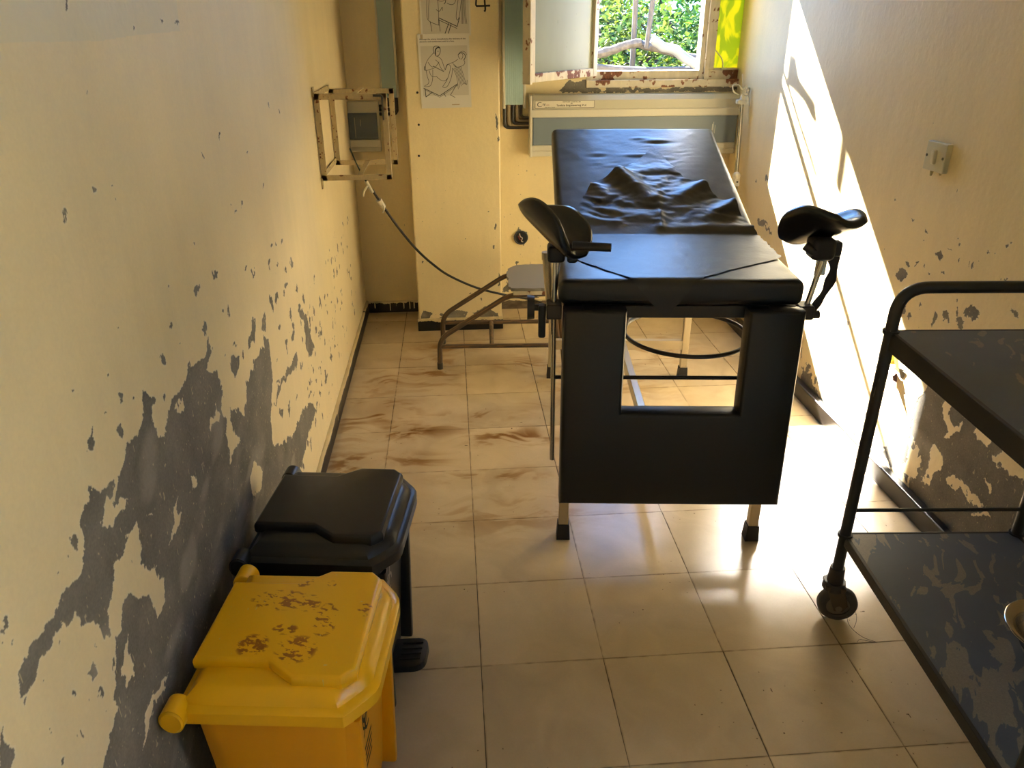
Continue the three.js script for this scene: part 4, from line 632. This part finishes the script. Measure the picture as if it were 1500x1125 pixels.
{
  const pipe = new THREE.MeshStandardMaterial({ map: dataTex(256, 64, (i, j, o) => { const q = vn(i / 5, j / 3, 1801) > 0.93 && vn(i / 40, j / 20, 1805) > 0.5; const k = q ? 0.42 : 0.145 + 0.04 * fbm(i / 9, j / 9, 1809, 3); o[0] = k; o[1] = k; o[2] = k * 0.98; }), roughness: 0.38, metalness: 0.2 });
  const t = thing('dressing_trolley', 'chipped dark grey steel dressing trolley with two shelves', 'trolley', [0.912, 0, -0.098], -0.072);
  const R0 = 0.0132, LX = 0.425, LZ = 0.70, US = 0.802, LS = 0.262;
  for (const z of [0, LZ]) part('end_frame', bent([[0, 0.115, z], [0, 0.902, z], [LX, 0.902, z], [LX, 0.115, z]], R0, 0.062), pipe, t);
  const upM = new THREE.MeshStandardMaterial({ map: shelfTex(1821, 0.27), roughness: 0.36 }), loM = new THREE.MeshStandardMaterial({ map: shelfTex(1831, 0.36), roughness: 0.4 });
  const edgeM = mat('#1f1e1c', 0.5);
  const tray = (y, m, lip, name) => {
    const s = part(name, setUV(rspan(0.004, LX - 0.004, y - 0.006, y, -0.006, LZ + 0.006, 0.0015), (x, yy, z) => [x / 0.7, z / 0.7]), m, t);
    part('lip', rspan(-0.004, 0.006, y - lip, y + 0.0015, 0.008, LZ - 0.008, 0.002), edgeM, s); part('lip', rspan(LX - 0.006, LX + 0.004, y - lip, y + 0.0015, 0.008, LZ - 0.008, 0.002), edgeM, s);
    part('lip', rspan(0.012, LX - 0.012, y - lip, y + 0.0008, -0.010, -0.002, 0.002), edgeM, s); part('lip', rspan(0.012, LX - 0.012, y - lip, y + 0.0008, LZ + 0.002, LZ + 0.010, 0.002), edgeM, s);
    for (const [x, z] of [[0, 0], [LX, 0], [0, LZ], [LX, LZ]]) part('corner_clip', cyl([x, y - 0.004, z], [x, y + 0.004, z], 0.0175), edgeM, s);
  };
  tray(US, upM, 0.042, 'upper_shelf'); tray(LS, loM, 0.026, 'lower_shelf');
  part('guard_rod', cyl([0, 0.335, 0], [LX, 0.335, 0], 0.0048), pipe, t);
  part('guard_rod', cyl([0, 0.335, LZ], [LX, 0.335, LZ], 0.0048), pipe, t);
  const forkM = new THREE.MeshStandardMaterial({ map: rustTex(1841, 0.3), color: '#5a5148', roughness: 0.6, metalness: 0.3 });
  for (const [x, z, a] of [[0, 0, -0.2], [LX, 0, 0.3], [0, LZ, 0.8], [LX, LZ, 0.2]]) {
    const c = new THREE.Group(); c.name = 'caster'; c.position.set(x, 0, z); c.rotation.y = a; c.scale.setScalar(1.2); t.add(c);
    part('stem', [cyl([0, 0.095, 0], [0, 0.135, 0], 0.017, 0.015), cyl([0, 0.082, 0], [0, 0.10, 0], 0.024, 0.022)], darkSteel, c);
    const fk = extr([[-0.018, 0.0], [0.016, 0.0], [0.030, -0.045], [0.022, -0.06], [0.006, -0.06]], 0.003, 0.001, 1);
    part('fork', [fk.clone().translate(0, 0.094, 0.0165), fk.clone().translate(0, 0.094, -0.0195), rspan(-0.02, 0.022, 0.086, 0.094, -0.0195, 0.0195, 0.002)], forkM, c);
    const tyre = new THREE.LatheGeometry([[0.024, -0.012], [0.030, -0.0125], [0.0375, -0.0115], [0.041, -0.006], [0.041, 0.006], [0.0375, 0.0115], [0.030, 0.0125], [0.024, 0.012]].map(([a2, b]) => new THREE.Vector2(a2, b)), 40).rotateX(Math.PI / 2).translate(0.014, 0.041, 0);
    part('tyre', tyre, mat('#33302d', 0.55), c);
    part('hub', [cyl([0.014, 0.041, -0.008], [0.014, 0.041, 0.008], 0.0255, 0.0255, 28), cyl([0.014, 0.041, -0.021], [0.014, 0.041, 0.021], 0.007)], mat('#6b645a', 0.5, { metalness: 0.3 }), c);
  }
  part('thread', [spline([[0.045, 0.04, 0.01], [0.062, 0.03, 0.02], [0.060, 0.015, 0.035], [0.052, 0.002, 0.045]], 0.0006, 5, 24), spline([[0.04, 0.03, 0.015], [0.04, 0.01, 0.04], [0.06, 0.002, 0.075], [0.09, 0.0015, 0.095], [0.07, 0.0015, 0.09], [0.05, 0.0015, 0.085], [0.04, 0.0015, 0.095]], 0.0006, 5, 40)], mat('#6f675c', 0.9), t);
}
{
  const prof = [[0.0, 0.0], [0.045, 0.0], [0.060, 0.010], [0.072, 0.040], [0.076, 0.052], [0.092, 0.058], [0.096, 0.056], [0.096, 0.0545], [0.0925, 0.0562], [0.077, 0.0500], [0.073, 0.038], [0.0585, 0.0115], [0.044, 0.0018], [0, 0.0018]];
  const t = single('steel_bowl', new THREE.LatheGeometry(prof.map(([a, b]) => new THREE.Vector2(a, b)), 64), new THREE.MeshStandardMaterial({ color: '#b3aca2', roughness: 0.16, metalness: 1, side: THREE.DoubleSide }), 'round stainless steel bowl on the lower trolley shelf', 'bowl');
  t.position.set(1.140, 0.2645, 0.315);
  const w = single('cotton_scrap', new THREE.IcosahedronGeometry(0.008, 3).scale(1, 0.45, 0.75), mat('#d8d4cc', 0.9), 'white cotton scrap beside the steel bowl', 'scrap'); w.position.set(1.055, 0.2665, 0.372);
  const p = w.geometry.attributes.position; for (let i = 0; i < p.count; i++) { const k = 1 + 0.5 * (vn(p.getX(i) * 400 + 9, p.getZ(i) * 400 + 5, 1851) - 0.5); p.setXYZ(i, p.getX(i) * k, p.getY(i) * k, p.getZ(i) * k); } w.geometry.computeVertexNormals();
}
// ---------- pedal bins ----------
function rrect(x0, x1, z0, z1, r, front = r) { const s = new THREE.Shape(); s.moveTo(x0 + r, z0); s.lineTo(x1 - front, z0); s.quadraticCurveTo(x1, z0, x1, z0 + front); s.lineTo(x1, z1 - front); s.quadraticCurveTo(x1, z1, x1 - front, z1); s.lineTo(x0 + r, z1); s.quadraticCurveTo(x0, z1, x0, z1 - r); s.lineTo(x0, z0 + r); s.quadraticCurveTo(x0, z0, x0 + r, z0); return s; }
function loft(rings) {                              // rings of equal point count, [x, y, z]; closed sideways, capped at both ends
  const n = rings[0].length, pos = rings.flat(2), idx = [];
  for (let j = 0; j + 1 < rings.length; j++) for (let i = 0; i < n; i++) { const a = j * n + i, b = j * n + (i + 1) % n; idx.push(a, a + n, b, b, a + n, b + n); }
  const c0 = pos.length / 3; const mid = (R) => [0, 1, 2].map((k) => R.reduce((s, p) => s + p[k], 0) / n); pos.push(...mid(rings[0]), ...mid(rings[rings.length - 1]));
  const L = (rings.length - 1) * n; for (let i = 0; i < n; i++) { idx.push(c0, i, (i + 1) % n, c0 + 1, L + (i + 1) % n, L + i); }
  const g = new THREE.BufferGeometry(); g.setAttribute('position', new THREE.Float32BufferAttribute(pos, 3)); g.setIndex(idx); g.computeVertexNormals();
  const q = toCreasedNormals(g, 0.55); q.setAttribute('uv', new THREE.Float32BufferAttribute(new Float32Array(q.attributes.position.count * 2), 2)); return q;
}
const ring = (shape, y, n = 72) => shape.getSpacedPoints(n).slice(0, n).map((p) => [p.x, y, p.y]);
function lidOutline(k, c) { // chamfered front corners; k insets the outline
  const x0 = -0.162 + k, x1 = 0.168 - k, z = 0.172 - k, ch = c, P = [[x0, -z], [x1 - ch * 0.75, -z], [x1 - 0.006, -z + ch * 0.8], [x1, -z + ch * 1.1], [x1, z - ch * 1.1], [x1 - 0.006, z - ch * 0.8], [x1 - ch * 0.75, z], [x0, z]];
  return poly(P);
}
function bin(label, pos, turn, bodyM, lidM, markColor) {
  const t = thing('pedal_bin', label, 'bin', pos, turn);
  const body = part('body', loft([ring(rrect(-0.125, 0.098, -0.128, 0.128, 0.03), 0.0), ring(rrect(-0.132, 0.106, -0.136, 0.136, 0.03), 0.10), ring(rrect(-0.148, 0.122, -0.152, 0.152, 0.032), 0.352), ring(rrect(-0.156, 0.134, -0.160, 0.160, 0.034), 0.356), ring(rrect(-0.156, 0.134, -0.160, 0.160, 0.034), 0.376)]), bodyM, t);
  for (const s of [-1, 1]) part('front_flange', loft([ring(rrect(0.07, 0.128, s * 0.118 - 0.010, s * 0.118 + 0.010, 0.006), 0.0, 32), ring(rrect(0.08, 0.138, s * 0.134 - 0.010, s * 0.134 + 0.010, 0.006), 0.352, 32)]), bodyM, t);
  const lid = part('lid', loft([ring(lidOutline(0.0, 0.062), 0.368), ring(lidOutline(0.0, 0.062), 0.388), ring(lidOutline(0.004, 0.062), 0.392), ring(lidOutline(0.012, 0.060), 0.394), ring(lidOutline(0.015, 0.06), 0.400), ring(lidOutline(0.030, 0.052), 0.412), ring(lidOutline(0.036, 0.05), 0.414)]), lidM, t);
  const pan = [[-0.15, -0.098], [-0.02, -0.098], [0.03, -0.135], [0.112, -0.135], [0.132, -0.115], [0.132, 0.115], [0.112, 0.135], [0.03, 0.135], [-0.02, 0.098], [-0.15, 0.098]];
  const pg = new THREE.ExtrudeGeometry(poly(pan), { depth: 0.008, bevelEnabled: true, bevelSize: 0.008, bevelThickness: 0.009, bevelSegments: 4, bevelOffset: -0.006 }).rotateX(Math.PI / 2).translate(0, 0.4215, 0);
  part('raised_panel', toCreasedNormals(setUV(pg, (x, y, z) => [(x + 0.17) / 0.34, (z + 0.17) / 0.34]), 0.6), lidM.userData.top ?? lidM, lid);
  for (const s of [-1, 1]) part('hinge_knob', [cyl([-0.160, 0.384, s * 0.150], [-0.160, 0.384, s * 0.186], 0.021, 0.021, 28), cyl([-0.160, 0.384, s * 0.186], [-0.160, 0.384, s * 0.1885], 0.0195, 0.017, 28), new THREE.SphereGeometry(0.021, 20, 12).scale(1, 1, 0.4).translate(-0.160, 0.384, s * 0.150)], lidM, lid);
  const pd = part('pedal', loft([[0.0, 0.0], [0.002, 0.0], [0.016, 0.0], [0.018, 0.004]].map(([y, k]) => ring(rrect(0.085, 0.190 - k, -0.048 + k, 0.048 - k, 0.012, 0.034), y, 48))).rotateZ(0.10).translate(0, 0.014, 0), plasticBlack, t);
  part('pedal_ribs', Array.from({ length: 4 }, (_, k) => rspan(0.125, 0.178, 0.018, 0.0205, -0.030 + k * 0.018, -0.025 + k * 0.018, 0.001).rotateZ(0.10).translate(0, 0.014, 0)), plasticBlack, pd);
  // biohazard mark printed on the front
  const mk = [], yc = 0.262, rotT = new THREE.Matrix4().makeRotationZ(-0.063);
  for (let k = 0; k < 3; k++) { const a = Math.PI / 2 + k * Math.PI * 2 / 3; mk.push(new THREE.RingGeometry(0.0115, 0.0165, 28, 1, a + 0.45, Math.PI * 2 - 0.9).translate(Math.cos(a) * 0.0165, Math.sin(a) * 0.0165, 0)); }
  mk.push(new THREE.RingGeometry(0.010, 0.0135, 28)); for (let k = 0; k < 4; k++) mk.push(new THREE.PlaneGeometry(0.072, 0.0055).translate(0, -0.046 - k * 0.012, 0));
  part('printed_mark', merge(mk).scale(1.35, 1.35, 1).rotateY(Math.PI / 2).applyMatrix4(rotT).translate(0.1167, yc, 0.045), mat(markColor, 0.6, { side: THREE.DoubleSide }), body).userData.label = 'printed biohazard mark';
  t.scale.set(0.95, 1.125, 0.95); return t;
}
const yellowLid = mat('#efb50c', 0.3), yellowBody = mat('#e9a10c', 0.4);
{
  const top = dataTex(512, 512, (i, j, o) => {
    const x = i / 512, y = j / 512; o[0] = 0.935; o[1] = 0.71 + 0.02 * (fbm(x * 6, y * 6, 1901, 3) - 0.5); o[2] = 0.05;
    const st = [[0.37, 0.36, 0.12, 0.06], [0.45, 0.17, 0.05, 0.06], [0.53, 0.38, 0.05, 0.05], [0.66, 0.50, 0.05, 0.10], [0.56, 0.72, 0.08, 0.07], [0.33, 0.70, 0.06, 0.06], [0.46, 0.58, 0.05, 0.03], [0.85, 0.42, 0.03, 0.04], [0.62, 0.22, 0.02, 0.02]];
    let d = 0; for (const [cx, cy, rx, ry] of st) { const q = ((x - cx) / rx) ** 2 + ((y - cy) / ry) ** 2; if (q < 2.5) d = Math.max(d, 1 - q / 2.5); }
    const k = sstep(0.10, 0.55, d * sstep(0.5, 0.66, fbm(x * 26 + y * 18, y * 60 - x * 20, 1905, 5)));
    o[0] = mix(o[0], 0.46, k * 0.6); o[1] = mix(o[1], 0.22, k * 0.65); o[2] = mix(o[2], 0.06, k * 0.8);
    if (vn(x * 70, y * 50, 1909) > 0.965 && vn(x * 8, y * 8, 1911) > 0.6) { o[0] = 0.86; o[1] = 0.78; o[2] = 0.5; }
  });
  yellowLid.userData.top = new THREE.MeshStandardMaterial({ map: top, roughness: 0.36 });
}
bin('yellow plastic pedal bin with brown smears on its lid', [-0.322, 0, 0.340], -0.11, yellowBody, yellowLid, '#20180a');
const blk = mat('#191a1c', 0.36);
bin('black plastic pedal bin beside the yellow bin', [-0.305, 0, -0.026], -0.13, blk, blk, '#b9b7b0');
// ---------- outside the window ----------
struct('ground', span(-14, 14, -0.3, -0.05, -24, ZB - 0.25), mat('#2c2a18', 1), 'rough ground outside the window').userData.category = 'ground';
struct('ground_unseen_yard', span(XR + 0.2, 9, -0.3, -0.02, ZB - 0.25, 9), mat('#a99f8b', 0.95), 'unseen sunlit concrete yard bouncing light in through the doorway').userData.category = 'ground';  // out of view, placed to bounce sun in through the doorway
struct('wall_unseen_yard', span(4.6, 4.8, -0.3, 2.6, -2, 7), mat('#cdbf9c', 0.9), 'unseen cream wall across the yard bouncing light in through the doorway');  // unseen, returns sunlight towards the doorway and near left wall
const bark = new THREE.MeshStandardMaterial({ map: dataTex(256, 256, (i, j, o) => { const n = fbm(i / 8, j / 40, 2001, 4); const k = 0.55 + 0.55 * n; o[0] = 0.28 * k; o[1] = 0.25 * k; o[2] = 0.22 * k; }), roughness: 0.9 });
const darkBark = mat('#241c15', 0.95);
function log(name, a, b, r, label, m = bark, group) {
  const A0 = V(...a), B0 = V(...b), n = 14, c = new THREE.CatmullRomCurve3(Array.from({ length: 6 }, (_, k) => A0.clone().lerp(B0, k / 5).add(V(rr(-1, 1), rr(-1, 1), rr(-1, 1)).multiplyScalar(r * (k % 5 ? 0.35 : 0)))));
  const g = new THREE.TubeGeometry(c, n * 2, r, 12, false), p = g.attributes.position;
  for (let i = 0; i < p.count; i++) { const s = Math.floor(i / 13) / (n * 2), q = c.getPointAt(clamp(s)), k = 0.86 + 0.28 * vn(s * 14, (i % 13 % 12) * 0.9, Math.round(r * 9999)); p.setXYZ(i, q.x + (p.getX(i) - q.x) * k, q.y + (p.getY(i) - q.y) * k, q.z + (p.getZ(i) - q.z) * k); }
  g.computeVertexNormals();
  return single(name, merge([g, cap(A0, B0, r * 0.95, 12), cap(B0, A0, r * 0.95, 12)]), m, label, 'log', group);
}
const pale = mat('#58585a', 0.8);
// pixel rays on a plane 4.5 m beyond the room: measured positions of the log fence
const FZ = -4.5;
log('fence_log', [0.85, 1.105, FZ + 0.01], [2.0, 1.075, FZ + 0.01], 0.034, 'level weathered log forming the lower rail of the fence outside');
log('fence_log', [0.85, 1.175, FZ - 0.04], [1.36, 1.276, FZ - 0.04], 0.030, 'weathered log rising to the crossing of the fence outside');
log('fence_log', [1.375, 1.262, FZ - 0.12], [2.0, 1.125, FZ - 0.12], 0.030, 'brown log sloping down behind the pale split log outside');
log('split_log', [1.405, 1.305, FZ + 0.10], [1.80, 1.095, FZ + 0.10], 0.033, 'pale grey split log leaning across the fence outside', pale);
log('fence_post', [1.352, -0.06, FZ - 0.19], [1.325, 2.3, FZ - 0.19], 0.020, 'thin upright post of the fence outside reaching the ground');
log('fence_post', [1.395, 1.24, FZ], [1.47, 2.3, FZ - 0.02], 0.018, 'thin slanting pole tied above the fence crossing outside');
// unseen poles above the window, out of view, placed to shade the sun patch
log('unseen_pole', [-1.2, 2.135, -3.2], [2.2, 2.135, -3.2], 0.017, 'level unseen pole just outside the window shading the sun patch');
log('unseen_pole', [0.735, 2.36, -3.2], [0.735, 3.4, -3.2], 0.015, 'short hanging unseen pole outside the window shading the sun patch');
log('unseen_pole', [1.02, 2.183, -3.2], [0.80, 2.215, -3.2], 0.010, 'short thin unseen stick outside the window shading the sun patch');
{
  const g = extr([[0.969, 2.258], [0.947, 2.297], [0.926, 2.270], [0.900, 2.300], [0.861, 2.345], [0.844, 2.305], [0.854, 2.29], [0.89, 2.268], [0.936, 2.2014], [0.969, 2.138]], 0.004, 0.003, 2).translate(0, 0, -3.16);  // unseen leaf shape, outline chosen for the shade it casts indoors
  const p = g.attributes.position; for (let i = 0; i < p.count; i++) p.setZ(i, p.getZ(i) + 0.25 * (p.getX(i) - 0.9) ** 2 * 8); g.computeVertexNormals();
  single('unseen_leaf', g, mat('#5a4a30', 0.9), 'curled unseen leaf shape outside the window outlined to shade the sun patch', 'leaf');
}
// trees
const leafG = (() => { const g = new THREE.BufferGeometry(); g.setAttribute('position', new THREE.Float32BufferAttribute([0, 0, 0, 0.35, 0.12, 0.28, 1, 0, 0, 0.35, 0.12, -0.28], 3)); g.setAttribute('uv', new THREE.Float32BufferAttribute([0, 0, 0, 1, 1, 1, 1, 0], 2)); g.setIndex([0, 1, 2, 0, 2, 3]); g.computeVertexNormals(); return g; })();
const leafM = new THREE.MeshPhysicalMaterial({ color: '#ffffff', roughness: 0.8, specularIntensity: 0.15, side: THREE.DoubleSide, transmission: 0.35, thickness: 0 });
function tree(label, x, z, w, h, d, n, size, hue, y0 = 0.3) {
  const t = thing('leafy_tree', label, 'tree', [x, -0.05, z]);
  const tips = [];
  for (let k = 0; k < 9; k++) {
    const a = k / 9 * Math.PI * 2 + rr(-0.3, 0.3), L = rr(0.6, 1), e = [Math.cos(a) * w * L * 0.5, y0 + (h - y0) * rr(0.25, 0.95), Math.sin(a) * d * L * 0.5];
    part('branch', spline([[rr(-0.1, 0.1), 0, rr(-0.1, 0.1)], [e[0] * 0.25, e[1] * 0.45, e[2] * 0.3], [e[0] * 0.65, e[1] * 0.8, e[2] * 0.7], e], rr(0.018, 0.035), 6, 24), darkBark, t); tips.push(e);
    for (let s = 0; s < 4; s++) { const f = rr(0.4, 1), b = [e[0] * f, e[1] * (0.35 + 0.65 * f), e[2] * f], q = [b[0] + rr(-0.6, 0.6), b[1] + rr(-0.15, 0.5), b[2] + rr(-0.4, 0.4)]; part('twig', spline([b, [(b[0] + q[0]) / 2, (b[1] + q[1]) / 2 + rr(-0.08, 0.08), (b[2] + q[2]) / 2], q], 0.008, 5, 10), darkBark, t); tips.push(q); }
  }
  const m = new THREE.InstancedMesh(leafG, leafM, n); m.name = 'foliage'; m.userData.kind = 'stuff'; const M = new THREE.Matrix4(), Q = new THREE.Quaternion(), E = new THREE.Euler(), C = new THREE.Color();
  for (let k = 0; k < n; k++) {
    const tip = tips[Math.floor(rnd() * tips.length)], sp = 0.26; let p = V(tip[0] + (rnd() + rnd() + rnd() - 1.5) * sp * 1.6, tip[1] + (rnd() + rnd() + rnd() - 1.5) * sp, tip[2] + (rnd() + rnd() + rnd() - 1.5) * sp * 1.6);
    p.y = clamp(p.y, 0.06, h + 0.2);
    Q.setFromEuler(E.set(rr(-0.9, 0.9), rr(0, 6.28), rr(-0.9, 0.7))); const s = size * rr(0.6, 1.3); m.setMatrixAt(k, M.compose(p, Q, V(s, s, s)));
    m.setColorAt(k, C.setHSL(hue + rr(-0.03, 0.03), rr(0.6, 0.85), rr(0.015, 0.085)));
  }
  m.castShadow = true; t.add(m); return t;
}
tree('bright yellow green bush right behind the log fence', 1.15, -6.3, 1.8, 1.45, 1.0, 5200, 0.07, 0.235);
tree('mid green tree with dark bare branches behind the bushes', 3.0, -7.2, 2.0, 1.75, 1.2, 6500, 0.085, 0.27);
tree('dark green tree in the distance behind the fence', -0.6, -8.4, 3.2, 1.9, 1.6, 6500, 0.11, 0.29);
tree('deep green tree farthest off to the right of the fence', 3.6, -10.4, 4.5, 2.0, 1.8, 6500, 0.12, 0.28);
tree('low light green bush at the foot of the fence', 1.9, -5.1, 1.3, 0.95, 0.35, 3000, 0.055, 0.22);
tree('broad green bush far behind the fence crossing', 1.7, -9.0, 2.2, 1.9, 1.0, 6000, 0.09, 0.26);

renderer.render(scene, camera);
